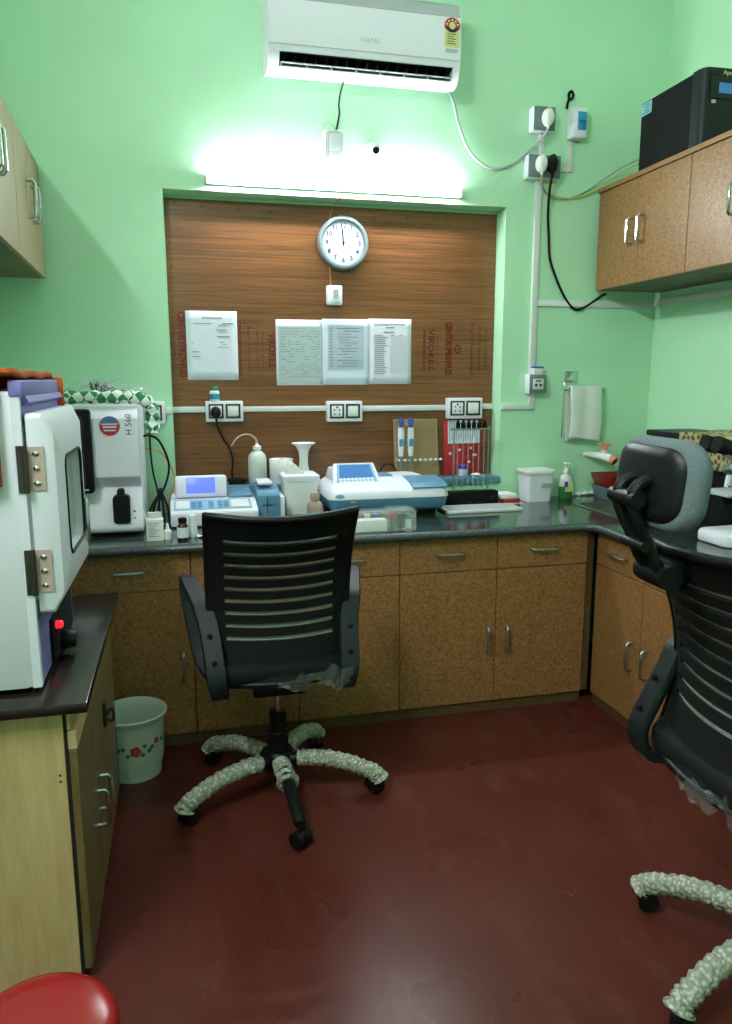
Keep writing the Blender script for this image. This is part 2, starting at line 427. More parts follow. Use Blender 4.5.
# ------------------------------------------------------------------ clock and sensor
ck = thing('wall_clock', 'round silver rimmed wall clock showing about twelve on the wood board', 'clock', (.685, RD - .01, 1.886))
CX, CZ, CR = .685, 2.003, .118
rot = Euler((PI / 2, 0, 0))
MB().lathe([(0, 0), (CR - .01, 0), (CR, .006), (CR, .03), (CR - .006, .041), (CR - .016, .042), (CR - .02, .033), (CR - .021, .026), (0, .026)], (CX, RD - .0175, CZ), 64, rot=rot).build('rim', 'rim', ck, smooth=50)
MB().lathe([(0, .0262), (CR - .0215, .0262), (CR - .0215, .0275), (0, .0275)], (CX, RD - .0175, CZ), 64, rot=rot).build('dial', 'dial', ck)
DY = RD - .0175 - .0285
nm = MB()
for i in range(1, 13):
    a = math.radians(30 * i); nm.text(str(i), .029, front(CX + .076 * math.sin(a), DY, CZ + .076 * math.cos(a)), bold=.0004)
for i in range(60):
    a = math.radians(6 * i); r0 = .091
    nm.box(-.0006, .0006, -.0003, .0003, r0, r0 + .004, X=Matrix.Translation((CX, DY, CZ)) @ Matrix.Rotation(a, 4, 'Y'))
nm.text('Quartz', .008, front(CX, DY, CZ + .045)) if False else None
nm.build('numerals', 'inkd', ck, smooth=0)
def hand(name, ang, l, wd, y, tail=.012):
    MB().prism([(-wd, -tail), (wd, -tail), (wd * .8, l * .9), (0, l), (-wd * .8, l * .9)], 'y', y - .0006, y + .0006, X=Matrix.Translation((CX, 0, CZ)) @ Matrix.Rotation(math.radians(ang), 4, 'Y')).build(name, 'inkd', ck, smooth=0)
hand('hour_hand', -4, .062, .0032, DY - .002); hand('minute_hand', -7, .086, .0018, DY - .0035); hand('second_hand', 254, .078, .0006, DY - .005, .02)
MB().lathe([(0, 0), (.005, 0), (.005, .006), (0, .006)], (CX, DY - .001, CZ), 16, rot=rot).build('hub', 'inkd', ck)
dv = thing('wall_sensor', 'small white sensor box on the wood board just below the clock', 'sensor', (.645, RD - .008, 1.728))
MB().box(.608, .682, RD - .038, RD - .0085, 1.728, 1.818, bev=.008).build('housing', 'white', dv)
g = MB()
for i in range(7): g.box(.638, .662, RD - .0405, RD - .0385, 1.757 + i * .006, 1.760 + i * .006)
g.box(.628, .668, RD - .0405, RD - .0385, 1.738, 1.748)
g.build('grille', 'lgrey', dv)
tag(MB().tube(spl([(.632, RD - .014, 1.8185), (.630, RD - .0135, 1.85), (.628, RD - .0135, 1.9), (.632, RD - .0135, 2.0), (.628, RD - .0135, 2.1), (.636, RD - .016, 2.14), (.645, RD - .05, 2.165), (.655, .02, 2.175), (.66, -.006, 2.185), (.662, -.006, 2.204)]), .0022, n=6).build('sensor_wire', 'wireo'),
    'thin orange brown wire passing behind the clock down to the sensor box', 'wire')

# ------------------------------------------------------------------ socket boards and trunking
def trunk(label, x0, x1, y0, y1, z0, z1, extra=None):
    b = MB().box(x0, x1, y0, y1, z0, z1, bev=.002)
    if extra: b.box(*extra, bev=.002)
    return tag(b.build('cable_trunking', 'white2'), label, 'trunking')
BF = RD - .009      # board surface
def board(label, x0, x1, z0, z1, yb, yf, dark='brass'):
    t = thing('socket_board', label, 'socket', ((x0 + x1) / 2, yb, z0))
    MB().box(x0, x1, yf, yb, z0, z1, bev=.004).build('back_box', 'white', t)
    mx = (x0 + x1) / 2; h = z1 - z0
    for i, (a, b) in enumerate(((x0 + .013, mx - .005), (mx + .005, x1 - .013))):
        if b - a < .02: continue
        f = MB()
        za, zb = z0 + h * .16, z1 - h * .14
        f.box(a, b, yf - .003, yf + .001, za, za + .008); f.box(a, b, yf - .003, yf + .001, zb - .008, zb)
        f.box(a, a + .008, yf - .003, yf + .001, za, zb); f.box(b - .008, b, yf - .003, yf + .001, za, zb)
        f.build('module_frame', dark, t, smooth=0)
        if i == 0:
            so = MB().box(a + .008, b - .008, yf - .004, yf + .001, za + .008, zb - .008, bev=.001).build('socket_outlet', 'white', t)
            hh = MB()
            xm, zm = (a + b) / 2, (za + zb) / 2
            for dx, dz, r in ((0, .018, .005), (-.012, .006, .004), (.012, .006, .004), (-.011, -.014, .004), (.011, -.014, .004)):
                hh.lathe([(0, 0), (r, 0), (r, .0008), (0, .0008)], (xm + dx, yf - .004, zm + dz), 10, rot=rot)
            hh.build('pin_hole', 'inkd', so, smooth=0)
        else:
            MB().box(a + .010, b - .010, yf - .007, yf + .001, za + .012, zb - .012, bev=.002).build('switch', 'whitem', t)
    return t
board('white socket and switch board with a black plug and a small bottle on top', .04, .209, 1.2, 1.293, BF, BF - .042)
board('white socket and switch board on the wood board below the joined sheets', .601, .772, 1.192, 1.288, BF, BF - .042)
board('white socket and switch board above the red folder and black capped rack', 1.202, 1.383, 1.197, 1.298, BF, BF - .042)
board('white switch board on green wall half hidden behind the analyser cloth', -.31, -.137, 1.2, 1.295, -.0005, -.04)
trunk('short white cable trunking from the analyser to the plugged socket board', -.136, .0395, BF - .018, BF - .001, 1.242, 1.268, (-.136, RX0 - .002, -.016, -.0005, 1.242, 1.268))
trunk('white cable trunking between the plugged board and the board under the joined sheets', .2095, .6005, BF - .016, BF - .001, 1.242, 1.266)
trunk('white cable trunking between the middle board and the board above the red folder', .7725, 1.2015, BF - .016, BF - .001, 1.238, 1.264)
trunk('short white cable trunking right of the last socket board inside the recess', 1.3835, 1.4505, BF - .016, BF - .001, 1.242, 1.268)
trunk('white cable trunking turning up from recess edge to the small grey switch box', 1.453, 1.622, -.016, -.0005, 1.242, 1.268, (1.596, 1.622, -.016, -.0005, 1.268, 1.318))
trunk('tall vertical white cable trunking from the double socket box down to the switch box', 1.592, 1.622, -.016, -.0005, 1.412, 2.304)
trunk('short white trunking between the two grey plug boxes', 1.6, 1.628, -.016, -.0005, 2.408, 2.508)
trunk('thin L shaped white trunking under the breaker box', 1.752, 1.776, -.012, -.0005, 2.35, 2.487, (1.695, 1.7515, -.012, -.0005, 2.35, 2.374))
trunk('horizontal white trunking under the wall cabinet on the back wall', 1.6225, XR - .001, -.014, -.0005, 1.735, 1.765)
trunk('horizontal white trunking along the right wall under the cabinet', XR - .014, XR - .0005, -1.75, -.015, 1.745, 1.775)

def plate_box(name, label, x0, x1, z0, z1, cat='socket'):
    t = thing(name, label, cat, ((x0 + x1) / 2, 0, z0))
    MB().box(x0, x1, -.05, -.0005, z0, z1, bev=.004).build('back_box', 'white', t)
    MB().box(x0 + .002, x1 + .001, -.056, -.0502, z0 + .003, z1 - .001, bev=.002).build('cover_plate', 'grey', t)['label'] = 'slate grey cover plate'
    return t
b1 = plate_box('plug_box', 'grey fronted single socket box with a white plug, upper of the two', 1.55, 1.656, 2.509, 2.614)
b2 = plate_box('plug_box', 'grey fronted double socket box with a white and a black plug', 1.531, 1.692, 2.305, 2.407)
b3 = plate_box('switch_box', 'small grey fronted switch box low on the green wall beside the recess', 1.575, 1.665, 1.319, 1.411)
sw = MB().box(1.592, 1.648, -.060, -.0562, 1.34, 1.39, bev=.002).build('switch_insert', 'white2', b3)
h = MB()
for dx in (-.012, .012): h.lathe([(0, 0), (.007, 0), (.007, .002), (0, .002)], (1.62 + dx, -.060, 1.36), 12, rot=rot)
h.box(1.605, 1.635, -.0612, -.060, 1.377, 1.384)
h.build('socket_hole', 'inkd', sw, smooth=0)

def plug(t, x, z, m, r=.024, hgt=.07):
    b = MB()
    b.lathe([(0, .001), (r * .9, .001), (r, .008), (r * .95, .03), (r * .55, .042), (0, .044)], (x, -.0562, z), 20, rot=rot, sy=hgt / (2 * r) * 1.0)
    b.cyl((x, -.085, z - hgt * .3), (x, -.075, z - hgt * .62), .009, .006, 10)
    return b.build('plug', m, t)
p1 = thing('plugged_cable', 'white plug with a grey cable looping up to the air conditioner', 'power cord', (1.607, -.06, 2.565))
plug(p1, 1.612, 2.562, 'whitem', .027, .078)
MB().tube(spl([(1.612, -.076, 2.515), (1.605, -.06, 2.49), (1.565, -.03, 2.45), (1.512, -.016, 2.40), (1.45, -.012, 2.36), (1.37, -.012, 2.343), (1.29, -.012, 2.38), (1.24, -.012, 2.44), (1.2, -.012, 2.53), (1.18, -.014, 2.6), (1.15, -.02, 2.66), (1.137, -.05, 2.70)]), .0062, n=8).build('cable', 'lgrey', p1)
p2 = thing('plugged_cable', 'white plug with a thin yellow green cable going to the black UPS', 'power cord', (1.59, -.06, 2.36))
plug(p2, 1.588, 2.362, 'whitem', .026, .078)
MB().tube(spl([(1.588, -.076, 2.312), (1.6, -.05, 2.29), (1.64, -.012, 2.262), (1.70, -.01, 2.24), (1.79, -.01, 2.236), (1.88, -.012, 2.265), (1.96, -.03, 2.32), (2.02, -.08, 2.36), (2.05, -.2, 2.375), (2.06, -.316, 2.38)]), .003, n=8).build('cable', 'wirey', p2)
MB().tube(spl([(1.592, -.074, 2.312), (1.61, -.045, 2.27), (1.66, -.012, 2.24), (1.73, -.008, 2.228), (1.80, -.008, 2.245), (1.87, -.01, 2.28), (1.95, -.03, 2.335), (2.03, -.1, 2.385), (2.07, -.316, 2.39)]), .003, n=6).build('wire', 'wireg', p2)
p3 = thing('plugged_cable', 'black plug with a long black cord drooping towards the wall cabinet', 'power cord', (1.645, -.06, 2.36))
plug(p3, 1.642, 2.366, 'black', .024, .082)
MB().tube(spl([(1.642, -.076, 2.315), (1.644, -.05, 2.25), (1.656, -.02, 2.15), (1.668, -.012, 2.06), (1.676, -.012, 1.97), (1.70, -.012, 1.90), (1.752, -.012, 1.80), (1.80, -.012, 1.738), (1.84, -.012, 1.722), (1.90, -.012, 1.75), (1.96, -.014, 1.788), (1.985, -.02, 1.80)]), .0062, n=8).build('cable', 'black', p3)
p4 = thing('plugged_cable', 'black plug in the socket board with a black cord hanging to the counter', 'power cord', (.085, BF - .05, 1.2))
b = MB(); yq = BF - .0465
b.lathe([(0, .001), (.02, .001), (.024, .008), (.02, .03), (.009, .04), (0, .041)], (.084, yq, 1.243), 18, rot=rot, sy=1.15)
b.build('plug', 'black', p4)
MB().tube(spl([(.084, yq - .03, 1.225), (.09, yq - .03, 1.18), (.115, yq - .02, 1.12), (.14, .03, 1.08), (.152, .02, 1.02), (.146, .02, .97), (.148, .03, .95), (.152, .03, .9425)]), .005, n=8).build('cable', 'black', p4)
mb_ = thing('breaker_box', 'small white breaker box with a teal window beside the plug boxes', 'breaker', (1.785, 0, 2.49))
MB().box(1.742, 1.818, -.062, -.0005, 2.49, 2.622, bev=.008).build('housing', 'white', mb_)
wn = MB().box(1.767, 1.811, -.065, -.0625, 2.523, 2.602, bev=.002).build('window', 'teal', mb_)
MB().box(1.772, 1.806, -.069, -.0652, 2.553, 2.566, bev=.001).build('breaker_toggle', 'blue', wn)
tag(MB().tube(spl([(1.738, -.006, 2.628), (1.741, -.012, 2.66), (1.758, -.016, 2.672), (1.765, -.012, 2.69), (1.758, -.006, 2.705), (1.747, -.004, 2.695), (1.748, -.004, 2.67)]), .006, n=8).build('wire_loop', 'blackm'), 'small black loop of wire above the breaker box', 'wire')
# small vial on switch box
v = thing('small_vial', 'small clear vial with a blue cap standing on the grey switch box', 'vial', (1.625, -.03, 1.4115))
MB().box(1.60, 1.652, -.045, -.01, 1.4115, 1.442, bev=.004).build('container', 'frost', v)
MB().box(1.598, 1.654, -.047, -.008, 1.4425, 1.449, bev=.002).build('lid', 'blue', v)
# medicine bottle on socket board
v = thing('pill_bottle', 'small white bottle with a dark green cap standing on the socket board', 'bottle', (.08, BF - .02, 1.2935))
MB().lathe([(0, 0), (.021, 0), (.022, .003), (.022, .04), (.017, .047), (0, .047)], (.083, BF - .023, 1.2935), 20).build('container', 'whitem', v)
MB().lathe([(.0223, .008), (.0227, .008), (.0227, .032), (.0223, .032)], (.083, BF - .023, 1.2935), 20).build('wrap_label', 'teal', v)
MB().lathe([(0, .0475), (.018, .0475), (.018, .062), (.016, .064), (0, .064)], (.083, BF - .023, 1.2935), 20).build('cap', 'green', v)

# ------------------------------------------------------------------ lights
def batten(label, p0, length, axis, out, lit='tube'):
    # p0: middle of the housing at the wall; axis: unit vector of its length; out: unit vector away from the wall
    t = thing('tube_light', label, 'tube light', p0)
    a, o, p = Vector(axis), Vector(out), Vector(p0); up = Vector((0, 0, 1))
    R = Matrix((a, o, up)).transposed().to_4x4(); X = Matrix.Translation(p) @ R
    hl = length / 2
    MB().box(-hl, hl, .0005, .022, -.015, .015, bev=.003, X=X).build('housing', 'whitem', t)
    ring = lambda x: [X @ Vector((x, .0225 + .017 * max(0, math.sin(q)) , .014 * math.cos(q))) for q in [PI * k / 10 for k in range(11)]]
    MB().loft([ring(-hl + .012), ring(hl - .012)], cap=True).build('diffuser', lit, t)
    for sgn in (-1, 1):
        MB().box(min(sgn * hl, sgn * (hl - .011)), max(sgn * hl, sgn * (hl - .011)), .0222, .042, -.016, .016, bev=.003, X=X).build('end_cap', 'whitem', t)
    return t
batten('lit white tube light on the back wall above the wood board', (.645, 0, 2.222), 1.15, (1, 0, 0), (0, -1, 0))
batten('lit white tube light high on the left wall over the cabinets', (XL, -2.95, 2.84), 1.2, (0, 1, 0), (1, 0, 0), 'tube2')
jb = thing('junction_box', 'translucent white wiring box on the wall above the tube light', 'junction box', (.625, 0, 2.325))
MB().box(.582, .668, -.045, -.0005, 2.325, 2.45, bev=.006).build('housing', 'frost', jb)
MB().box(.60, .648, -.05, -.0455, 2.36, 2.43, bev=.003).build('cover', 'white', jb)
k = MB()
for x in (.588, .597, .653, .661): k.box(x, x + .003, -.0475, -.0455, 2.335, 2.44)
k.box(.60, .65, -.052, -.0502, 2.434, 2.442)
k.build('seam', 'lgrey', jb, smooth=0)
tag(MB().tube(spl([(.655, -.1, 2.622), (.653, -.05, 2.60), (.652, -.014, 2.56), (.655, -.012, 2.53), (.648, -.012, 2.49), (.64, -.012, 2.46), (.632, -.016, 2.4515)]), .004, n=8).build('drop_wire', 'charcoal'), 'dark wire dropping from the air conditioner to the wiring box', 'wire')
tag(MB().tube(spl([(.583, -.012, 2.452), (.584, -.012, 2.475), (.60, -.012, 2.487), (.625, -.012, 2.478), (.634, -.012, 2.456)]), .0016, n=6).build('thin_wire', 'lgrey'), 'thin pale wire arching over the wiring box', 'wire')
tag(MB().tube(spl([(.628, -.047, 2.324), (.632, -.03, 2.30), (.64, -.008, 2.27), (.645, -.006, 2.24)]), .003, n=6).build('tube_wire', 'lgrey'), 'short grey wire from wiring box down to the tube light', 'wire')
cc = thing('security_camera', 'small white dome camera with a black lens above the tube light', 'camera', (.815, 0, 2.4))
MB().lathe([(0, 0), (.036, 0), (.037, .006), (.033, .02), (.026, .026), (0, .027)], (.803, -.0005, 2.388), 24, rot=rot).build('mount', 'white', cc)
hd = MB().lathe([(0, 0), (.02, 0), (.026, .008), (.028, .035), (.025, .046), (.017, .05), (0, .05)], (.812, -.02, 2.393), 24, rot=Euler((math.radians(115), 0, math.radians(-8)))).build('head', 'white', cc)
MB().lathe([(0, .0502), (.016, .0502), (.014, .054), (0, .0555)], (.812, -.02, 2.393), 20, rot=Euler((math.radians(115), 0, math.radians(-8)))).build('lens', 'blackg', hd)

# ------------------------------------------------------------------ air conditioner
ac = thing('air_conditioner', 'white split air conditioner high on the back wall', 'air conditioner', (.73, 0, 2.59))
AX0, AX1 = .328, 1.135
prof = [(-.0005, 2.652), (-.0005, 2.935), (-.03, 2.945), (-.15, 2.94), (-.19, 2.915), (-.205, 2.87), (-.21, 2.78), (-.208, 2.72), (-.2, 2.68), (-.182, 2.638), (-.162, 2.622), (-.12, 2.618), (-.06, 2.634)]
notch = prof[:9] + [(-.105, 2.672), (-.085, 2.65), (-.105, 2.634), (-.174, 2.631)] + prof[10:]
bd = MB()
for a, b_ in ((AX0, .374), (1.105, AX1)): bd.prism(prof, 'x', a, b_)
bd.prism(notch, 'x', .374, 1.105)
bd.build('casing', 'white', ac, smooth=30)
gp = MB().prism([(-.152, 2.942), (-.192, 2.917), (-.2075, 2.87), (-.2055, 2.87), (-.19, 2.914), (-.151, 2.939)], 'x', AX0 + .004, AX1 - .004)
gp.build('top_strip', 'lgrey', ac)['label'] = 'grey strip along the upper front edge'
fr = MB().prism([(-.2057, 2.868), (-.2107, 2.78), (-.2087, 2.72), (-.2067, 2.705), (-.2095, 2.705), (-.2115, 2.72), (-.2135, 2.78), (-.2085, 2.868)], 'x', AX0 + .006, AX1 - .006)
fr.build('front_panel', 'white', ac)
og = MB().prism([(-.197, 2.6785), (-.106, 2.671), (-.087, 2.65), (-.106, 2.635), (-.172, 2.632), (-.172, 2.634), (-.107, 2.638), (-.091, 2.65), (-.108, 2.668), (-.197, 2.6755)], 'x', .375, 1.104)
og.build('outlet', 'blackm', ac)
for k in range(17):
    x = .395 + k * .043
    MB().prism([(-.190, 2.676), (-.125, 2.668), (-.125, 2.640), (-.172, 2.652)], 'x', x, x + .003).build('vane', 'charcoal', ac)
lv = MB().box(.378, 1.10, -.195, -.165, 2.640, 2.6445, bev=.001, X=None)
lv.box(.378, 1.10, -.186, -.152, 2.628, 2.632)
for k in range(8):
    x = .378 + k * .1028; lv.box(x, x + .006, -.192, -.16, 2.631, 2.6435)
lv.build('louver', 'lgrey', ac)
MB().text('VOLTAS', .022, front(.742, -.2135, 2.745)).build('brand_text', 'lgrey', ac, smooth=0)
st = MB()
st.box(1.062, 1.125, -.2142, -.2137, 2.752, 2.815)
st.build('energy_label', 'yellow', ac, smooth=0)['label'] = 'yellow energy label with red fan'
fan = MB()
pts = [(1.0935 + .034 * math.cos(a), 2.833 + .032 * math.sin(a)) for a in [math.radians(-20 + 220 * k / 16) for k in range(17)]] + [(1.075, 2.812), (1.112, 2.812)]
fan.prism(pts, 'y', -.2143, -.2135)
lab = fan.build('star_label', 'redb', ac, smooth=0)
k = MB()
for i in range(5):
    a = math.radians(15 + 37.5 * i); k.lathe([(0, 0), (.0045, 0), (.0045, .0006), (0, .0006)], (1.0935 + .024 * math.cos(a), -.2144, 2.833 + .022 * math.sin(a)), 8, rot=rot)
k.lathe([(0, 0), (.014, 0), (.014, .0006), (0, .0006)], (1.0935, -.2144, 2.834), 16, rot=rot)
k.build('star', 'yellow', lab, smooth=0)
k = MB(); k.prism([(1.066, 2.827), (1.121, 2.827), (1.106, 2.808), (1.081, 2.808)], 'y', -.2149, -.2144)
for i in range(5): k.box(1.072, 1.112 - (i % 2) * .01, -.2147, -.2143, 2.80 - i * .009, 2.803 - i * .009)
k.build('label_print', 'inkd', lab, smooth=0)
MB().box(1.066, 1.118, -.2142, -.2137, 2.732, 2.746).build('serial_label', 'lgrey', ac, smooth=0)

# ------------------------------------------------------------------ cabinet helpers
def handle(name, parent, p, along, out, length, r=.0055, stand=.028, m='steel'):
    p = Vector(p); a = Vector(along); o = Vector(out); h = length / 2
    pts = [p - a * h + o * .0006, p - a * h + o * stand * .75, p - a * (h - .008) + o * stand, p + a * (h - .008) + o * stand, p + a * h + o * stand * .75, p + a * h + o * .0006]
    return MB().tube(pts, r, n=10).build(name, m, parent)

GAP = .0015
def panel(name, parent, m, x0, x1, y0, y1, z0, z1, bev=.0012):
    return MB().box(x0, x1, y0, y1, z0, z1, bev=bev, seg=1).build(name, m, parent)

# lower cabinets along the back wall
YB, FT = -.646, .019
def low_back(label, x0, x1, doors, filler=None):
    t = thing('base_cabinet', label, 'cabinet', ((x0 + x1) / 2, YB, 0), 0, 'base cabinets under the stone counter')
    MB().box(x0 + .001, x1 - .001, YB + .0005, -.012, .047, .764).build('carcass', 'dark', t)
    panel('plinth', t, 'corkd', x0, x1, YB - .008, YB + .03, .0, .046)
    for (a, b, hx) in doors:
        d = panel('drawer', t, 'cork', a + GAP, b - GAP, YB - FT, YB, .6235, .7615)
        handle('handle', d, ((a + b) / 2, YB - FT, .699), (1, 0, 0), (0, -1, 0), .11)
        d = panel('door', t, 'cork', a + GAP, b - GAP, YB - FT, YB, .049, .6195)
        handle('handle', d, (hx, YB - FT, .323), (0, 0, 1), (0, -1, 0), .105)
    if filler: panel('corner_filler', t, 'corkd', filler[0], filler[1], YB - .008, YB + .02, .047, .763)
    return t
low_back('leftmost brown base cabinet of the back counter, behind the floral bin', -.945, -.06, [(-.945, -.503, -.545), (-.503, -.06, -.10)])
low_back('middle brown base cabinet of the back counter, behind the mesh office chair', -.06, .75, [(-.06, .338, .30), (.338, .75, .38)])
low_back('brown base cabinet with paired door handles, right of the office chair', .75, 1.575, [(.75, 1.166, 1.126), (1.166, 1.575, 1.211)], (1.576, 1.612))
# lower cabinets along the right wall
XB = 1.632
def low_right(label, y0, y1, doors):
    t = thing('base_cabinet', label, 'cabinet', (XB, (y0 + y1) / 2, 0), 0, 'base cabinets under the stone counter')
    MB().box(XB + .0005, XR - .012, y0 + .001, y1 - .001, .047, .764).build('carcass', 'dark', t)
    panel('plinth', t, 'corkd', XB - .008, XB + .03, y0, y1, 0, .046)
    for (a, b, hy) in doors:
        d = panel('drawer', t, 'cork', XB - FT, XB, a + GAP, b - GAP, .6235, .7615)
        handle('handle', d, (XB - FT, (a + b) / 2, .690), (0, 1, 0), (-1, 0, 0), .11)
        d = panel('door', t, 'cork', XB - FT, XB, a + GAP, b - GAP, .049, .6195)
        handle('handle', d, (XB - FT, hy, .318), (0, 0, 1), (-1, 0, 0), .11)
    return t
low_right('brown base cabinet of the right counter nearest the corner and sink', -1.36, -.678, [(-1.02, -.678, -.972), (-1.36, -1.02, -1.07)])
low_right('brown base cabinet of the right counter, behind the headrest chair', -2.04, -1.36, [(-1.70, -1.36, -1.66), (-2.04, -1.70, -1.75)])
low_right('brown base cabinet at the near end of right counter, past the headrest chair', -2.72, -2.04, [(-2.38, -2.04, -2.34), (-2.72, -2.38, -2.43)])

# stone counter, one slab with the sink cut out
SX0, SX1, SY0, SY1 = 1.745, 2.0, -.66, -.235
XE = 1.586
ct = thing('stone_counter', 'dark green speckled stone counter running along the back and right walls', 'counter', (1.0, -.3, .765))
s = MB()
YE = -.692
cells = [(XL + .001, XE, YE, -.0005), (XE, XR - .001, SY1, -.0005), (XE, SX0, SY0, SY1), (SX1, XR - .001, SY0, SY1), (XE, XR - .001, -2.74, SY0)]
for a, b_, y0, y1 in cells: s.box(a, b_, y0, y1, .7655, .80)
s.prism([(XE + .001, YE + .001), (XE - .05, YE + .001), (XE - .018, YE - .018), (XE + .001, YE - .05)], 'z', .7655, .80)
s.build('slab', 'granite', ct, smooth=0)
e = MB()
e.tube([(XL + .002, YE, .783), (XE - .05, YE, .783), (XE - .018, YE - .018, .783), (XE, YE - .05, .783), (XE, -2.74, .783)], .0165, n=12)
e.build('nosing', 'granite_edge', ct, smooth=60)['label'] = 'rounded lighter grey front edge'
sk = thing('kitchen_sink', 'steel sink sunk into the corner of the stone counter', 'sink', (1.95, -.45, .63))
b = MB()
def rr(x0, x1, y0, y1, z, r, n=5):
    out = []
    for cx, cy, a0 in ((x1 - r, y1 - r, 0), (x0 + r, y1 - r, PI / 2), (x0 + r, y0 + r, PI), (x1 - r, y0 + r, 1.5 * PI)):
        for k in range(n + 1):
            a = a0 + PI / 2 * k / n; out.append((cx + r * math.cos(a), cy + r * math.sin(a), z))
    return out
b.loft([rr(SX0 - .016, SX1 + .012, SY0 - .016, SY1 + .016, .8015, .05), rr(SX0 - .016, SX1 + .012, SY0 - .016, SY1 + .016, .8035, .05), rr(SX0 + .004, SX1 - .004, SY0 + .004, SY1 - .004, .8035, .04), rr(SX0 + .006, SX1 - .006, SY0 + .006, SY1 - .006, .78, .04), rr(SX0 + .015, SX1 - .015, SY0 + .015, SY1 - .015, .65, .04), rr(SX0 + .05, SX1 - .05, SY0 + .05, SY1 - .05, .64, .03)], cap=False)
b.grid(lambda u, v: (SX0 + .04 + (SX1 - SX0 - .08) * u, SY0 + .04 + (SY1 - SY0 - .08) * v, .641), 2, 2)
b.build('basin', 'steel', sk, smooth=50)
MB().lathe([(0, 0), (.03, 0), (.03, .002), (0, .002)], (1.87, -.45, .642), 16).build('drain', 'chrome', sk)
tag(MB().tube(spl([(1.78, -.012, .806), (1.83, -.014, .812), (1.89, -.012, .808), (1.95, -.015, .814), (2.02, -.012, .808), (2.08, -.012, .81)]), [.008 + .004 * math.sin(i * 1.7) for i in range(31)], n=8).build('sealant_bead', 'whitem'), 'rough white sealant bead where counter meets wall behind the sink', 'sealant')

# upper right cabinets
XU, ZU0, ZU1 = 1.926, 1.81, 2.255
def up_right(label, y0, y1, doors):
    t = thing('wall_cabinet', label, 'cabinet', (XU + .17, (y0 + y1) / 2, ZU0), 0, 'wall cabinets on the right wall')
    MB().box(XU + .0005, XR - .0008, y0 + .001, y1 - .001, ZU0, ZU1 - .001).build('carcass', 'corkd', t)
    for a, b_, hy in doors:
        d = panel('door', t, 'cork', XU - .018, XU, a + GAP, b_ - GAP, ZU0, ZU1 - .002)
        handle('handle', d, (XU - .018, hy, 2.033), (0, 0, 1), (-1, 0, 0), .11, r=.007, m='chrome')
    return t
up_right('cork pattern wall cabinet under the black UPS, next to the back wall', -.72, -.045, [(-.383, -.045, -.335), (-.72, -.383, -.415)])
up_right('cork pattern wall cabinet on the right wall, second from the corner', -1.40, -.722, [(-1.06, -.722, -.985), (-1.40, -1.06, -1.135)])
tag(MB().box(XU - .026, XR - .0008, -1.41, -.04, ZU1, ZU1 + .02, bev=.001, seg=1).build('cabinet_top_board', 'cork'), 'long cork pattern board topping the right wall cabinets', 'board')

# upper left cabinets
XV = -.603
def up_left(label, y0, y1, doors):
    t = thing('wall_cabinet', label, 'cabinet', (XV - .17, (y0 + y1) / 2, 1.80), 0, 'wall cabinets on the left wall')
    MB().box(XL + .0008, XV - .0005, y0 + .001, y1 - .001, 1.80, 2.25).build('carcass', 'lamy2', t)
    panel('top_rail', t, 'lamu', XV, XV + .012, y0, y1, 2.236, 2.25)
    for a, b_, hy in doors:
        d = panel('door', t, 'lamu', XV, XV + .018, a + GAP, b_ - GAP, 1.80, 2.233)
        handle('handle', d, (XV + .018, hy, 2.03), (0, 0, 1), (1, 0, 0), .125, r=.008, m='chrome')
    Q = Matrix.Translation((-.585, 0, 0)) @ Matrix.Rotation(math.radians(2.0), 4, 'Z') @ Matrix.Translation((.585, 0, 0))
    t.location = Q @ t.location; t.rotation_euler = (0, 0, math.radians(2.0))
    return t
up_left('olive laminate wall cabinet on the left wall touching the back wall', -.66, -.03, [(-.36, -.03, -.31), (-.66, -.36, -.41)])
up_left('olive laminate wall cabinet on the left wall nearer than its twin', -1.30, -.662, [(-1.06, -.662, -1.025), (-1.30, -1.06, -1.10)])

# ------------------------------------------------------------------ left table cabinet
lt = thing('storage_cabinet', 'olive laminate cabinet with paired doors under the dark stone top', 'cabinet', (-.64, -1.4, 0))
MB().box(XL + .001, -.35, -1.782, -.962, .05, .6805).build('carcass', 'lamy2', lt)
panel('end_panel', lt, 'lamy', XL + .001, -.353, -1.800, -1.783, 0, .6805)
MB().box(-.3525, -.3455, -1.800, -.962, .02, .68).build('edge_gap', 'dark', lt)
panel('plinth', lt, 'lamy2', -.40, -.36, -1.77, -.97, 0, .05)
panel('top_rail', lt, 'lamy', -.345, -.337, -1.800, -.962, .632, .680)
panel('drawer_rail', lt, 'lamy', -.345, -.326, -1.800, -.962, .585, .628)
for a, b_, hy in ((-1.800, -1.505, -1.545), (-1.505, -.962, -1.465)):
    d = panel('door', lt, 'lamy2', -.345, -.327, a + GAP, b_ - GAP, .03, .582)
    handle('handle', d, (-.327, hy, .29), (0, 0, 1), (1, 0, 0), .10, r=.006, m='chrome')
hs = MB().box(-.327, -.318, -1.30, -1.27, .40, .47, bev=.002)
hs.tube(spl([(-.318, -1.285, .43), (-.305, -1.285, .45), (-.298, -1.285, .43), (-.305, -1.285, .41), (-.318, -1.285, .42)]), .004, n=6)
hs.build('hasp', 'brass', lt)
for z in (.527, .512): MB().lathe([(0, 0), (.003, 0), (.003, .0008), (0, .0008)], (-.366, -1.8002, z), 10, rot=rot).build('screw_hole', 'dark', lt)
tt = thing('stone_table_top', 'brown black polished stone top carrying the white incubator', 'table top', (-.62, -1.4, .682))
MB().box(XL + .001, -.2955, -1.832, -.949, .682, .7055, bev=.003).build('slab', 'brown_granite', tt)

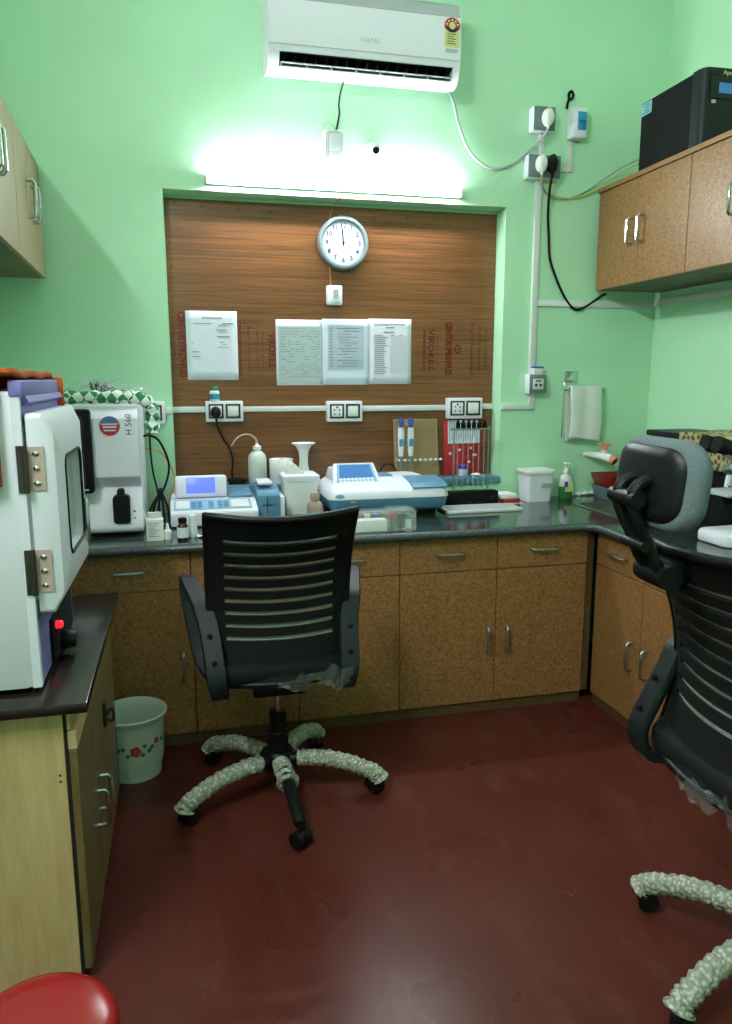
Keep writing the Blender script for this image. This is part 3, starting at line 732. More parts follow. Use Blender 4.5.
# ------------------------------------------------------------------ incubator
inc = thing('incubator', 'tall white lab incubator with hinged window door on the left stone top', 'incubator', (-.68, -1.48, .706))
IX, IY0, IY1, IZ0, IZ1 = -.395, -1.755, -1.24, .72, 1.372
sh = MB()
sh.box(XL + .03, IX - .018, IY0, IY0 + .022, IZ0, IZ1, bev=.006)
sh.box(XL + .03, IX - .018, IY1 - .022, IY1, IZ0, IZ1, bev=.006)
sh.box(XL + .03, IX - .018, IY0 + .002, IY1 - .002, IZ1 - .02, IZ1, bev=.004)
sh.box(XL + .03, IX - .03, IY0 + .002, IY1 - .002, IZ0, IZ0 + .14)
sh.box(XL + .03, XL + .05, IY0 + .01, IY1 - .01, IZ0 + .01, IZ1 - .01)
sh.prism([(IY0, IZ0), (IY0, IZ1 - .01), (IY0 + .02, IZ1 - .01), (IY0 + .02, IZ0)], 'x', IX - .02, IX - .002)
sh.build('casing', 'body', inc)
ch = MB().box(XL + .06, IX - .03, IY0 + .03, IY1 - .03, .87, 1.29)
ch.build('chamber', 'whitem', inc)
up = MB()
up.box(IX - .022, IX + .006, IY0 - .004, IY1 - .03, 1.36, 1.394, bev=.005)
up.prism([(IX - .02, 1.361), (IX + .006, 1.361), (IX + .012, 1.348), (IX - .004, 1.338), (IX - .02, 1.338)], 'y', IY0 + .03, IY1, 0)
up.box(IX - .02, IX - .002, IY0 + .012, IY1, 1.298, 1.34, bev=.003)
up.build('upper_fascia', 'purple', inc)['label'] = 'violet panel above the door'
MB().box(IX - .02, IX - .002, IY0 + .022, IY1, IZ0, .87, bev=.003).build('lower_fascia', 'purple', inc)['label'] = 'violet control panel below the door'
kn = MB().box(IX - .002, IX + .006, IY0 + .14, IY1 - .06, .722, .83, bev=.002)
kn.build('control_plate', 'blackm', inc)
kb = MB().lathe([(0, 0), (.024, 0), (.026, .004), (.022, .03), (.019, .034), (0, .034)], (IX + .006, -1.50, .742), 20, rot=Euler((0, PI / 2, 0)))
kb.build('dial_knob', 'black', inc)
MB().lathe([(0, 0), (.010, 0), (.010, .012), (.007, .016), (0, .017)], (IX + .006, -1.57, .805), 16, rot=Euler((0, PI / 2, 0))).build('indicator_lamp', 'redled', inc)['label'] = 'glowing red indicator lamp'
MB().box(XL + .05, IX - .05, IY0 + .03, IY1 - .03, .706, .72).build('base_foot', 'blackm', inc)
# door: thick shell with chamfered rim, closed on its hinges, closed on its seal
DX = Matrix.Translation((IX, IY0 + .012, 0)) @ Matrix.Rotation(math.radians(-.5), 4, 'Z')
DW, DZ0, DZ1, DT, CH = .475, .885, 1.325, .056, .036
def dr(x, i, z0=None):
    return rr(i, DW - i, DZ0 + i, DZ1 - i, 0, .02 if i < .03 else .012)
def tr(pts, x): return [DX @ Vector((x, p[0], p[1])) for p in pts]
WY0, WY1, WZ0, WZ1 = .14, .40, .985, 1.22
dd = MB()
win = rr(WY0, WY1, WZ0, WZ1, 0, .03)
outer0 = rr(0, DW, DZ0, DZ1, 0, .012)
outer1 = rr(.0, DW - .0, DZ0, DZ1, 0, .012)
face = rr(.012, DW - CH, DZ0 + CH, DZ1 - CH, 0, .012)
dd.loft([tr(win, .004), tr(outer0, .004), tr(outer1, DT * .62), tr(face, DT), tr(win, DT), tr(win, .004)], cap=False)
do = dd.build('door', 'body', inc, smooth=30)
MB().loft([tr(win, .03), tr(win, .034)]).build('window_pane', 'glass', do)
wf = MB()
wl = [DX @ Vector((DT, p[0], p[1])) for p in win]
wf.tube(wl, .004, n=6, closed=True)
wf.build('window_seal', 'charcoal', do)
MB().box(DT, DT + .012, DW - CH - .035, DW - CH - .015, .96, 1.08, bev=.003, X=DX).build('door_handle', 'chrome', do)
for z in (1.208, .983):
    hg = MB()
    hg.box(IX - .016, IX - .004, IY0 - .003, IY0 - .0003, z - .05, z + .05)
    hg.cyl((IX + .001, IY0 - .004, z - .05), (IX + .001, IY0 - .004, z + .05), .006, n=10)
    ho = hg.build('hinge', 'brass', inc)
    pk = MB().box(.004, .037, -.003, -.0003, z - .047, z + .047, X=DX); pk.build('hinge_leaf', 'peach', ho)
    for dz in (-.032, 0, .032):
        k = MB().ball(tuple(DX @ Vector((.021, -.003, z + dz))), .008, .004, .006, n=10); k.build('hinge_screw', 'chrome', ho)
# orange towel over the incubator
def towel_f(u, v):
    y = IY0 - .016 + (IY1 - IY0 + .034) * v; x = XL + .02 + (IX - .012 - XL - .02) * u
    z = 1.4085 + .003 * math.sin(9 * u + 3 * v) + .003 * math.sin(17 * v)
    return (x, y, z)
ot = thing('orange_towel', 'fuzzy orange towel draped over the top of the incubator', 'towel', (-.68, -1.48, 1.40))
MB().grid(towel_f, 14, 14).build('cover_cloth', 'orange', ot, solid=.014)
fl = MB().grid(lambda u, v: (XL + .02 + (-.439 - XL - .02) * u, IY0 - .021 + .003 * math.sin(14 * u), 1.165 + .012 * math.sin(20 * u) + .235 * v), 14, 6)
fl.build('hanging_flap', 'orange', ot, solid=.012)
MB().grid(lambda u, v: (XL + .02 + (IX + .012 - XL - .02) * u, IY1 + .022 + .003 * math.sin(11 * u), 1.30 + .10 * v), 10, 4).build('hanging_flap', 'orange', ot, solid=.012)

# ------------------------------------------------------------------ blood analyser
hx = thing('blood_analyzer', 'white blood analyser with black screen and round sticker on the back counter', 'analyser', (-.42, -.3, .80))
HX0, HX1, HZ1 = -.66, -.228, 1.29
pr = [(-.05, .812), (-.05, HZ1), (-.44, HZ1), (-.47, HZ1 - .012), (-.50, HZ1 - .04), (-.50, 1.03), (-.445, .985), (-.462, .955), (-.498, .855), (-.505, .835), (-.50, .82), (-.48, .812)]
MB().prism(pr, 'x', HX0, HX1, bev=.006).build('casing', 'body', hx, smooth=30)
MB().box(HX0 + .02, HX1 - .035, -.475, -.08, .8005, .8115).build('base', 'blackm', hx)
pd = MB()
def pill(t, x, z, w_, h_, y0, y1, r):
    t.loft([[(p[0], y0, p[1]) for p in rr(x - w_ / 2, x + w_ / 2, z - h_ / 2, z + h_ / 2, 0, r)], [(p[0], y1, p[1]) for p in rr(x - w_ / 2, x + w_ / 2, z - h_ / 2, z + h_ / 2, 0, r)]])
pill(pd, -.304, .905, .062, .108, -.508, -.46, .014)
pill(pd, -.306, .966, .026, .03, -.49, -.44, .008)
pd.build('sample_door', 'black', hx)['label'] = 'black sample probe door'
sc = MB(); sc.box(-.62, -.393, -.545, -.503, .975, 1.286, bev=.012); scr = sc.build('screen_housing', 'blackm', hx)
MB().box(-.60, -.418, -.547, -.5455, 1.01, 1.262).build('screen', 'blackg', scr)
MB().box(-.445, -.412, -.5475, -.5455, .988, .994).build('screen_badge', 'lgrey', scr)
def scallop(r, n=24):
    return [(-.330 + (r + (.003 if k % 2 else 0)) * math.cos(2 * PI * k / (2 * n)), 1.222 + (r + (.003 if k % 2 else 0)) * math.sin(2 * PI * k / (2 * n))) for k in range(2 * n)]
stk = MB().prism(scallop(.035), 'y', -.5025, -.5003).build('round_sticker', 'redb', hx, smooth=0)
q = [(-.330 + .033 * math.cos(a), 1.225 + .032 * math.sin(a)) for a in [math.radians(5 + 170 * k / 14) for k in range(15)]]
MB().prism(q, 'y', -.5035, -.5025).build('sticker_top', 'stickerb', stk, smooth=0)
k = MB(); k.box(-.359, -.301, -.5037, -.5028, 1.226, 1.231); k.box(-.354, -.306, -.5037, -.5028, 1.215, 1.221); k.box(-.351, -.309, -.5037, -.5028, 1.203, 1.208)
k.build('sticker_print', 'paper', stk, smooth=0)
MB().text('H 560', .032, front(-.262, -.5004, 1.226, PI / 2), sx=1.0).build('model_text', 'inkd', hx, smooth=0)
k = MB(); k.lathe([(0, 0), (.004, 0), (.004, .001), (0, .001)], (-.258, -.4895, .895), 10, rot=rot); k.lathe([(0, 0), (.003, 0), (.003, .001), (0, .001)], (-.258, -.4985, .87), 10, rot=rot)
k.build('status_light', 'inkd', hx)
# rolled cloth on the analyser
rc = spl([(-.64, -.42, 1.328), (-.52, -.425, 1.327), (-.40, -.42, 1.326), (-.28, -.425, 1.326), (-.225, -.42, 1.322), (-.183, -.42, 1.292), (-.175, -.425, 1.24), (-.180, -.43, 1.19)], 9)
cl = MB().tube(rc, [.024 + .004 * math.sin(i * 1.1) for i in range(len(rc))], n=12)
for v_ in cl.bm.verts: v_.co += Vector((random.uniform(-1, 1), random.uniform(-1, 1), random.uniform(-1, 1))) * .002
tag(cl.build('rolled_cloth', 'check', smooth=80), 'rolled green and white cloth lying along the top of the analyser', 'cloth')
fb = thing('plastic_bag', 'crumpled clear bag holding a dark net, on top of the analyser', 'bag', (-.38, -.3, HZ1))
nn = MB().tube(spl([(-.40, -.33, 1.352), (-.37, -.32, 1.358), (-.31, -.30, 1.344), (-.25, -.29, 1.328), (-.235, -.285, 1.32)]), [.020 + .009 * math.cos(i * .2) + .004 * math.sin(i * 1.9) for i in range(25)], n=12)
nn.build('dark_net', 'net', fb, smooth=80)
MB().grid(lambda u, v: (-.52 + .32 * u, -.38 + .16 * v, 1.335 + .05 * math.sin(PI * v) * math.sin(PI * (u * .9 + .05)) + .008 * math.sin(23 * u + 9 * v) + .006 * math.sin(31 * v - 12 * u)), 26, 12).build('clear_film', 'film', fb, smooth=0)
# cables right of the analyser
tag(MB().tube(spl([(-.225, -.20, 1.16), (-.20, -.20, 1.162), (-.165, -.19, 1.14), (-.135, -.18, 1.07), (-.13, -.17, 1.01), (-.155, -.16, .93), (-.19, -.17, .89), (-.215, -.2, .84), (-.21, -.22, .806)]), .005, n=8).build('black_cable', 'black'), 'black cable looping from the analyser side down to the counter', 'cable')
tag(MB().tube(spl([(-.20, -.15, 1.26), (-.203, -.13, 1.1), (-.197, -.12, 1.0), (-.185, -.11, .93), (-.18, -.11, .88), (-.18, -.11, .83), (-.18, -.11, .806)]), .004, n=8).build('black_cable', 'black'), 'straight black cable hanging beside the green cloth end', 'cable')
tag(MB().tube(spl([(-.225, -.12, 1.1), (-.17, -.12, 1.09), (-.125, -.12, 1.03), (-.11, -.12, .96), (-.135, -.12, .87), (-.14, -.13, .806)]), .003, n=6).build('orange_cable', 'wireo'), 'thin orange cable curving behind the black cables', 'cable')
bn = MB()
for dx in (-.05, -.018, .012, .04):
    bn.tube(spl([(-.165, -.25, .935), (-.165 + dx * .6, -.265, .87), (-.165 + dx * .8, -.28, .806)]), .0055, n=6)
bn.ball((-.165, -.25, .935), .014, n=10)
tag(bn.build('cable_bundle', 'black'), 'tied bundle of black cables spreading on the counter behind the carton', 'cable')

# ------------------------------------------------------------------ small things, left part of the counter
cb = thing('carton_box', 'small white printed carton with raised flap at the counter edge', 'box', (-.183, -.59, .80))
MB().box(-.213, -.152, -.615, -.565, .8005, .88).build('carton', 'whitem', cb)
MB().prism([(-.565, .88), (-.567, .88), (-.59, .905), (-.588, .906)], 'x', -.208, -.157).build('flap', 'whitem', cb)
MB().prism([(-.213, .88), (-.211, .88), (-.222, .91), (-.224, .909)], 'y', -.612, -.568).build('flap', 'whitem', cb)
k = MB()
for i in range(7): k.box(-.204, -.165 - (i % 3) * .008, -.6156, -.6151, .865 - i * .008, .867 - i * .008)
k.build('print', 'ink', cb, smooth=0)
def bottle(name, label, x, y, z, r, h_, m, capm, cap_r, cap_h, neck=.6, lab=None, labm='paper'):
    t = thing(name, label, 'bottle', (x, y, z))
    hb = h_ - cap_h
    MB().lathe([(0, 0), (r * .93, 0), (r, r * .15), (r, hb * .72), (r * .85, hb * .86), (cap_r * .85, hb * .95), (cap_r * .85, hb), (0, hb)], (x, y, z + .0005), 22).build('container', m, t, smooth=50)
    MB().lathe([(0, 0), (cap_r, 0), (cap_r, cap_h * .85), (cap_r * .85, cap_h), (0, cap_h)], (x, y, z + hb + .001), 18).build('cap', capm, t)
    if lab: MB().lathe([(r * 1.01, hb * lab[0]), (r * 1.03, hb * lab[0]), (r * 1.03, hb * lab[1]), (r * 1.01, hb * lab[1])], (x, y, z), 22).build('wrap_label', labm, t)
    return t
t = thing('dropper_bottle', 'tiny white dropper bottle between the carton and the brown bottle', 'bottle', (-.137, -.60, .80))
MB().lathe([(0, 0), (.013, 0), (.014, .003), (.014, .033), (.008, .04), (0, .04)], (-.137, -.60, .8005), 18).build('container', 'whitem', t)
MB().lathe([(0, .0405), (.007, .0405), (.0065, .05), (.003, .062), (0, .064)], (-.137, -.60, .8005), 14).build('nozzle', 'white', t)
bottle('brown_bottle', 'dark brown glass bottle with a paper label at the counter edge', -.082, -.61, .80, .021, .082, 'brown', 'blackm', .016, .018, lab=(.15, .75))
bottle('white_bottle', 'small white capped bottle just behind the dark brown bottle', -.045, -.575, .80, .016, .085, 'white2', 'whitem', .014, .016, lab=(.2, .7), labm='bpaper')
tag(MB().grid(lambda u, v: (-.03 + .05 * u, -.60 + .03 * v, .803 + .006 * math.sin(4 * u + 2 * v) ** 2), 6, 4).build('tissue_scrap', 'whitem', solid=.002), 'small white tissue scrap on the counter beside the brown bottle', 'tissue')

# semi automatic analyser with lit blue LCD
la = thing('chemistry_analyzer', 'white bench analyser with a lit blue LCD screen and blue keys', 'analyser', (.05, -.24, .80))
def slab(t, x0, x1, poly, bev=.006, mi=0): t.prism(poly, 'x', x0, x1, bev=bev, mi=mi)
b = MB(); slab(b, -.128, .224, [(-.39, .806), (-.39, .858), (-.38, .868), (-.26, .895), (-.06, .895), (-.05, .88), (-.05, .806)], .006)
b.build('casing', 'body', la, smooth=30)
MB().prism([(-.374, .8702), (-.265, .8947), (-.265, .8962), (-.374, .8717)], 'x', -.115, .20).build('key_deck', 'bluelt', la)['label'] = 'pale blue sloping key deck'
for x0, cols in ((-.045, 2), (.025, 1), (.062, 2)):
    for i in range(cols):
        for j in range(3):
            y_ = -.362 + j * .026; z_ = .8715 + (y_ + .374) * .2248
            k = MB(); k.prism([(y_, z_ + .0006), (y_ + .019, z_ + .0049), (y_ + .019, z_ + .0069), (y_, z_ + .0026)], 'x', x0 + i * .024, x0 + i * .024 + .02); k.build('key', 'bluedev', la, smooth=0)
for x0, x1 in ((-.105, -.052), (.115, .19)):
    k = MB(); k.prism([(-.362, .8748), (-.285, .8921), (-.285, .8936), (-.362, .8763)], 'x', x0, x1); k.build('key_panel', 'white2', la, smooth=0)
sh_ = MB()
SXF = Matrix.Translation((0, -.22, .905)) @ Matrix.Rotation(math.radians(-14), 4, 'X')
sh_.box(-.108, .108, -.02, .02, -.008, .086, bev=.014, seg=3, X=SXF)
so_ = sh_.build('screen_housing', 'body', la)
MB().box(-.062, .058, -.0225, -.0195, .008, .074, bev=.001, X=SXF).build('screen', 'lcd', so_)['label'] = 'lit blue LCD'
MB().box(-.064, .064, -.0215, -.0190, .004, .091, bev=.002, X=SXF).build('bezel', 'bluelt', so_) if False else None
rd_ = MB(); slab(rd_, .112, .215, [(-.25, .8955), (-.25, .908), (-.06, .912), (-.06, .8955)], .006)
rd_.build('rear_cover', 'bluedev', la)['label'] = 'steel blue cover right of the screen'
# steel blue device
bx = thing('bench_device', 'steel blue box device with a cross slit and white lid beside the LCD analyser', 'device', (.31, -.23, .80))
MB().prism([(-.29, .8005), (-.29, .905), (-.27, .925), (-.14, .945), (-.09, .93), (-.09, .8005)], 'x', .227, .326, bev=.006).build('casing', 'bluedev', bx, smooth=30)
MB().box(.236, .30, -.255, -.12, .944, .958, bev=.006).build('lid', 'body', bx)
k = MB(); k.box(.27, .2735, -.292, -.2895, .83, .90); k.box(.25, .295, -.292, -.2895, .862, .866); k.build('cross_slit', 'inkd', bx, smooth=0)
MB().box(.3265, .345, -.30, -.10, .8005, .90, bev=.004).build('side_block', 'body', bx)
ad = thing('power_adapter', 'black power adapter on the sill behind the blue box device', 'adapter', (.19, .05, .9143))
MB().box(.13, .205, .01, .07, .9147, .94, bev=.006).build('housing', 'blackm', ad)
MB().tube(spl([(.205, .03, .925), (.212, .018, .938), (.214, .0, .938), (.205, -.014, .921)]), .004, n=6).build('cable', 'black', ad)

# ------------------------------------------------------------------ things on the blue sill
SZ = RZ0 + .0343
wb = thing('wash_bottle', 'tall white wash bottle with a long curved spout on the blue sill', 'bottle', (.265, .045, SZ))
MB().lathe([(0, 0), (.04, 0), (.043, .004), (.043, .14), (.039, .165), (.026, .183), (.017, .19), (.017, .198), (0, .198)], (.265, .045, SZ), 28).build('container', 'frost', wb, smooth=50)
MB().lathe([(0, .1985), (.02, .1985), (.02, .216), (.010, .222), (.005, .235), (0, .235)], (.265, .045, SZ), 20).build('screw_cap', 'whitem', wb)
MB().tube(spl([(.265, .045, SZ + .236), (.258, .044, SZ + .262), (.235, .042, SZ + .284), (.205, .04, SZ + .286), (.175, .038, SZ + .268), (.155, .036, SZ + .235), (.148, .035, SZ + .222)]), [.0055 - .003 * i / 36 for i in range(37)], n=8).build('spout', 'peach', wb)
MB().cyl((.265, .045, SZ + .01), (.265, .045, SZ + .197), .003, n=8).build('dip_tube', 'white', wb)
wb.scale = (1, 1, .79)
tr_ = thing('tissue_roll', 'white tissue roll standing between the wash bottle and the flared holder', 'tissue roll', (.378, .045, SZ))
MB().lathe([(.018, 0), (.053, 0), (.055, .004), (.055, .150), (.053, .154), (.018, .154), (.018, 0)], (.376, .04, SZ), 32).build('roll', 'whitem', tr_, smooth=40)
MB().lathe([(.0165, .002), (.0178, .002), (.0178, .152), (.0165, .152), (.0165, .002)], (.376, .04, SZ), 20).build('core', 'tan', tr_)
tr_.scale = (1, 1, .72)
fh = thing('flared_holder', 'white waisted holder with a flared rim rising behind the white lidded bin', 'holder', (.48, .03, SZ))
MB().lathe([(0, 0), (.042, 0), (.043, .004), (.033, .03), (.022, .09), (.02, .13), (.024, .175), (.036, .205), (.05, .215), (.053, .222), (.049, .224), (.035, .216), (.02, .19), (0, .188)], (.48, .03, SZ), 28, sy=.85).build('holder_body', 'whitem', fh, smooth=50)
MB().tube([(.48 + .0535 * math.cos(2 * PI * k / 28), .03 + .0455 * math.sin(2 * PI * k / 28), SZ + .222) for k in range(28)], .003, n=6, closed=True).build('rim', 'white', fh)
fh.scale = (1, 1, .82)
# white lidded bin on the counter
wbn = thing('lidded_bin', 'white square bin with a peaked swing lid in front of the flared holder', 'bin', (.432, -.14, .80))
def sq(x, y, hw, hd, z, r=.012): return [(p[0], p[1], z) for p in rr(x - hw, x + hw, y - hd, y + hd, 0, r)]
MB().loft([sq(.432, -.14, .066, .055, .8005), sq(.432, -.14, .078, .066, .945)]).build('bin_body', 'whitem', wbn, smooth=40)
MB().loft([sq(.432, -.14, .082, .069, .9455), sq(.432, -.14, .084, .071, .95), sq(.432, -.14, .082, .069, .972), sq(.432, -.14, .07, .058, .98)]).build('lid', 'white', wbn, smooth=40)
MB().prism([(.368, .9805), (.393, 1.03), (.41, 1.022), (.452, .9805)], 'y', -.185, -.095, bev=.004).build('swing_flap', 'whitem', wbn)
MB().box(.383, .4, -.2105, -.208, .86, .90).build('swing_flap', 'whitem', wbn) if False else None
bottle('tan_bottle', 'tan plastic bottle with a small label between the white bin and the big analyser', .452, -.43, .80, .034, .132, 'tan', 'tan', .02, .03, lab=(.25, .55), labm='bluelt')

# big analyser
ba = thing('elisa_analyzer', 'large white and blue analyser with a raised tilted console', 'analyser', (.78, -.2, .80), 0)
AZ = .80
def ov(x0, x1, y0, y1, z, r): return [(p[0], p[1], z) for p in rr(x0, x1, y0, y1, 0, r, n=6)]
MB().box(.575, 1.01, -.34, -.05, AZ + .0005, AZ + .03, bev=.005).build('base', 'blackm', ba)
MB().loft([ov(.56, 1.03, -.36, -.03, AZ + .028, .03), ov(.53, 1.045, -.385, -.02, AZ + .045, .035), ov(.522, 1.056, -.393, -.01, AZ + .088, .04)], cap=True).build('lower_body', 'bluedev', ba, smooth=50)
MB().loft([ov(.520, 1.058, -.395, -.008, AZ + .0885, .04), ov(.524, 1.054, -.390, -.01, AZ + .112, .04), ov(.535, 1.045, -.372, -.02, AZ + .128, .04), ov(.56, 1.02, -.31, -.03, AZ + .146, .04), ov(.60, .98, -.22, -.04, AZ + .158, .04)], cap=True).build('upper_body', 'body', ba, smooth=50)
CW = .665
SC = Matrix.Translation((CW, -.285, AZ + .132)) @ Matrix.Rotation(math.radians(-44), 4, 'X')
cs = MB(); cs.prism([(-.115, -.02), (.115, -.02), (.092, .12), (-.092, .12)], 'y', -.012, .03, bev=.008, X=SC)
cs.prism([(-.10, .012), (-.022, .088), (.05, .084), (.13, .03), (.13, .01)], 'x', -.10, .10, bev=.01, X=Matrix.Translation((CW, -.17, AZ + .118)))
co = cs.build('console', 'body', ba, smooth=30)
MB().prism([(-.092, .0), (.092, .0), (.078, .11), (-.078, .11)], 'y', -.0145, -.0122, X=SC).build('console_frame', 'bluelt', co)
MB().prism([(-.076, .036), (.076, .036), (.068, .104), (-.068, .104)], 'y', -.016, -.0146, X=SC).build('console_screen', 'lcd2', co)
for j in range(2):
    for i in range(9):
        k = MB(); k.box(-.078 + i * .0175, -.066 + i * .0175, -.0175, -.0147, .006 + j * .014, .015 + j * .014, X=SC); k.build('console_key', 'white', co, smooth=0)
hl_ = MB().prism([(-.385, .127), (-.388, .131), (-.34, .147), (-.21, .161), (-.205, .155), (-.31, .1435), (-.372, .1275)], 'x', .89, 1.05, bev=.002, X=Matrix.Translation((0, 0, AZ)))
hl_.build('sample_lid', 'bluedev', ba, smooth=30)['label'] = 'blue hinged lid over the sample bay'
MB().box(.785, .85, -.20, -.08, AZ + .157, AZ + .165, bev=.003).build('reagent_lid', 'bluedev', ba)
MB().lathe([(0, 0), (.02, 0), (.02, .002), (0, .002)], (.565, -.3935, AZ + .104), 20, rot=rot, sy=.45).build('badge', 'bluelt', ba)
MB().box(.61, .635, -.3965, -.3935, AZ + .075, AZ + .082).build('small_mark', 'bluelt', ba)
tag(MB().tube(spl([(.83, .012, .92), (.845, .012, .955), (.87, .012, .985), (.905, .012, .985), (.925, .012, .955), (.93, .012, .92)]), .004, n=6).build('analyzer_cable', 'black'), 'black cable arching behind the large analyser lid', 'cable')

# clear boxes at the counter edge
def clear_box(label, x0, x1, y0, y1, h_, content):
    t = thing('clear_box', label, 'box', ((x0 + x1) / 2, (y0 + y1) / 2, .80))
    b = MB()
    w_ = .002
    b.box(x0, x1, y0, y1, .8005, .8025)
    b.box(x0, x1, y0, y0 + w_, .8025, .80 + h_); b.box(x0, x1, y1 - w_, y1, .8025, .80 + h_)
    b.box(x0, x0 + w_, y0 + w_, y1 - w_, .8025, .80 + h_); b.box(x1 - w_, x1, y0 + w_, y1 - w_, .8025, .80 + h_)
    b.build('tray', 'clear', t, smooth=0)
    MB().box(x0 - .002, x1 + .002, y0 - .002, y1 + .002, .80 + h_ + .0005, .80 + h_ + .01, bev=.002).build('lid', 'clear', t)
    return t
clear_box('clear lidded box holding a white carton at the counter edge', .567, .712, -.665, -.545, .066, None)
clear_box('clear lidded box of red capped vials beside the white carton box', .718, .82, -.655, -.535, .072, None)
tag(MB().box(.575, .70, -.657, -.605, .803, .848, bev=.002).build('white_carton', 'whitem'), 'white carton lying inside the left clear box', 'box')
for i, (x, y, cm, bm_) in enumerate(((.59, -.575, 'redb', 'frost'), (.64, -.57, 'frost', 'bluelt'), (.675, -.575, 'blue', 'frost'))):
    t = thing('small_vial', ['red capped vial at the left end of the left clear box', 'pale capped vial in the middle of the left clear box', 'blue capped vial at the right end of the left clear box'][i], 'vial', (x, y, .803), 0, 'vials in the clear boxes')
    MB().lathe([(0, 0), (.012, 0), (.012, .036), (0, .036)], (x, y, .803), 14).build('container', bm_, t)
    MB().lathe([(0, .0365), (.013, .0365), (.013, .054), (0, .054)], (x, y, .803), 14).build('cap', cm, t)
for i, (x, y, cm, bm_) in enumerate(((.735, -.61, 'redb', 'green'), (.77, -.61, 'charcoal', 'charcoal'), (.80, -.61, 'green', 'frost'), (.74, -.57, 'redb', 'frost'))):
    t = thing('small_vial', ['red capped green vial at the front of the right clear box', 'dark vial in the middle of the right clear box', 'green capped pale vial at the right of the right clear box', 'red capped pale vial at the back of the right clear box'][i], 'vial', (x, y, .803), 0, 'vials in the clear boxes')
    MB().lathe([(0, 0), (.014, 0), (.014, .036), (0, .036)], (x, y, .803), 14).build('container', bm_, t)
    MB().lathe([(0, .0365), (.0145, .0365), (.0145, .058), (0, .058)], (x, y, .803), 14).build('cap', cm, t)

# flat tray
ft = thing('slide_tray', 'flat mottled pale tray on the counter in front of the black rack base', 'tray', (1.24, -.28, .80))
MB().box(1.07, 1.40, -.37, -.20, .8005, .814, bev=.003).build('tray_body', 'net', ft) if False else MB().box(1.06, 1.42, -.36, -.205, .8005, .814, bev=.003).build('tray_body', 'white2', ft)
k = MB()
for i in range(16):
    for j in range(7): k.box(1.072 + i * .0213, 1.086 + i * .0213, -.352 + j * .0205, -.339 + j * .0205, .8142, .816)
k.build('slots', 'lgrey', ft, smooth=0)

# ESR rack
er = thing('sedimentation_rack', 'black based rack with a row of black capped tubes before the red folder', 'rack', (1.25, -.14, .80))
MB().box(1.13, 1.382, -.165, -.105, .8005, .868, bev=.004).build('base', 'blackm', er)
MB().box(1.34, 1.372, -.1665, -.1652, .825, .845).build('base_mark', 'charcoal', er)
for x in (1.165, 1.338): MB().cyl((x, -.135, .868), (x, -.135, 1.172), .004, n=10).build('post', 'steel', er)
MB().box(1.148, 1.35, -.145, -.125, 1.155, 1.163, bev=.002).build('top_bar', 'steel', er)
for i in range(6):
    x = 1.183 + i * .0265
    tb = MB().cyl((x, -.135, .869), (x, -.135, 1.1545), .0028, n=8).build('glass_tube', 'glass', er)
    MB().lathe([(0, 0), (.009, 0), (.0105, .006), (.0105, .024), (.006, .03), (.005, .04), (0, .04)], (x, -.135, 1.1635), 12).build('tube_cap', 'blackm', tb)

# red folder with paper, leaning on the board
rf = thing('red_folder', 'red folder with white printed sheets leaning on the wood board', 'folder', (1.27, .08, SZ))
LX = Matrix.Translation((.02, .078, SZ)) @ Matrix.Rotation(math.radians(-4), 4, 'X')
MB().box(1.172, 1.372, -.003, .003, .002, .325, bev=.001, X=LX).build('cover', 'redb', rf)
k = MB()
k.box(1.195, 1.362, -.0052, -.0032, .185, .318, X=LX)
pgs = k.build('page', 'paper', rf, smooth=0)
k = MB()
for i in range(13): k.box(1.203 + i * .012, 1.206 + i * .012, -.0060, -.0054, .195 + .01 * (i % 3), .308, X=LX)
k.build('print', 'ink', pgs, smooth=0)
k = MB()
for i, (x, z) in enumerate(((1.20, .12), (1.31, .15), (1.325, .11), (1.335, .11), (1.30, .07), (1.25, .14))): k.box(x, x + .012, -.0042, -.0032, z, z + .014, X=LX)
k.build('cover_print', 'paper', rf, smooth=0)
rf.scale = (1, 1, .86)
pj = thing('sample_jar', 'small white jar with a purple lid on the sill before the red folder', 'jar', (1.265, .03, SZ))
MB().lathe([(0, 0), (.02, 0), (.022, .003), (.022, .036), (0, .036)], (1.272, .02, SZ + .003), 18).build('container', 'bpaper', pj)
MB().lathe([(0, .0365), (.024, .0365), (.024, .052), (.022, .054), (0, .054)], (1.272, .02, SZ + .003), 18).build('lid', 'purplecap', pj)
tag(MB().ball((1.335, .01, SZ + .0095), .026, .018, .009).build('tissue_wad', 'whitem'), 'small white tissue wad on the blue sill right of the purple lidded jar', 'tissue')

# pipette stand and pipettes
ps = thing('pipette_stand', 'clear tan pipette stand sheet with pale edges leaning on the wood board', 'stand', (1.045, .06, SZ))
PX = Matrix.Translation((0, .06, SZ)) @ Matrix.Rotation(math.radians(-4), 4, 'X')
MB().box(.93, 1.155, -.0015, .0015, .002, .33, X=PX).build('back_sheet', 'acrylic', ps)
k = MB()
k.tube([PX @ Vector(p) for p in ((.93, -.004, .33), (.945, -.004, .002))], .003, n=6)
k.tube([PX @ Vector(p) for p in ((1.145, -.004, .33), (1.16, -.004, .002))], .003, n=6)
k.tube([PX @ Vector(p) for p in ((.93, -.004, .327), (1.15, -.004, .325))], .003, n=6)
k.build('edge', 'film', ps)
k = MB().box(.933, 1.165, -.05, -.0018, .098, .104, X=PX); k.build('shelf_lip', 'clear', ps)
k = MB()
for i in range(9): k.ball(tuple(PX @ Vector((.945 + i * .026, -.051, .101))), .008, .004, .007, n=8)
k.build('lip_bead', 'whitem', ps)
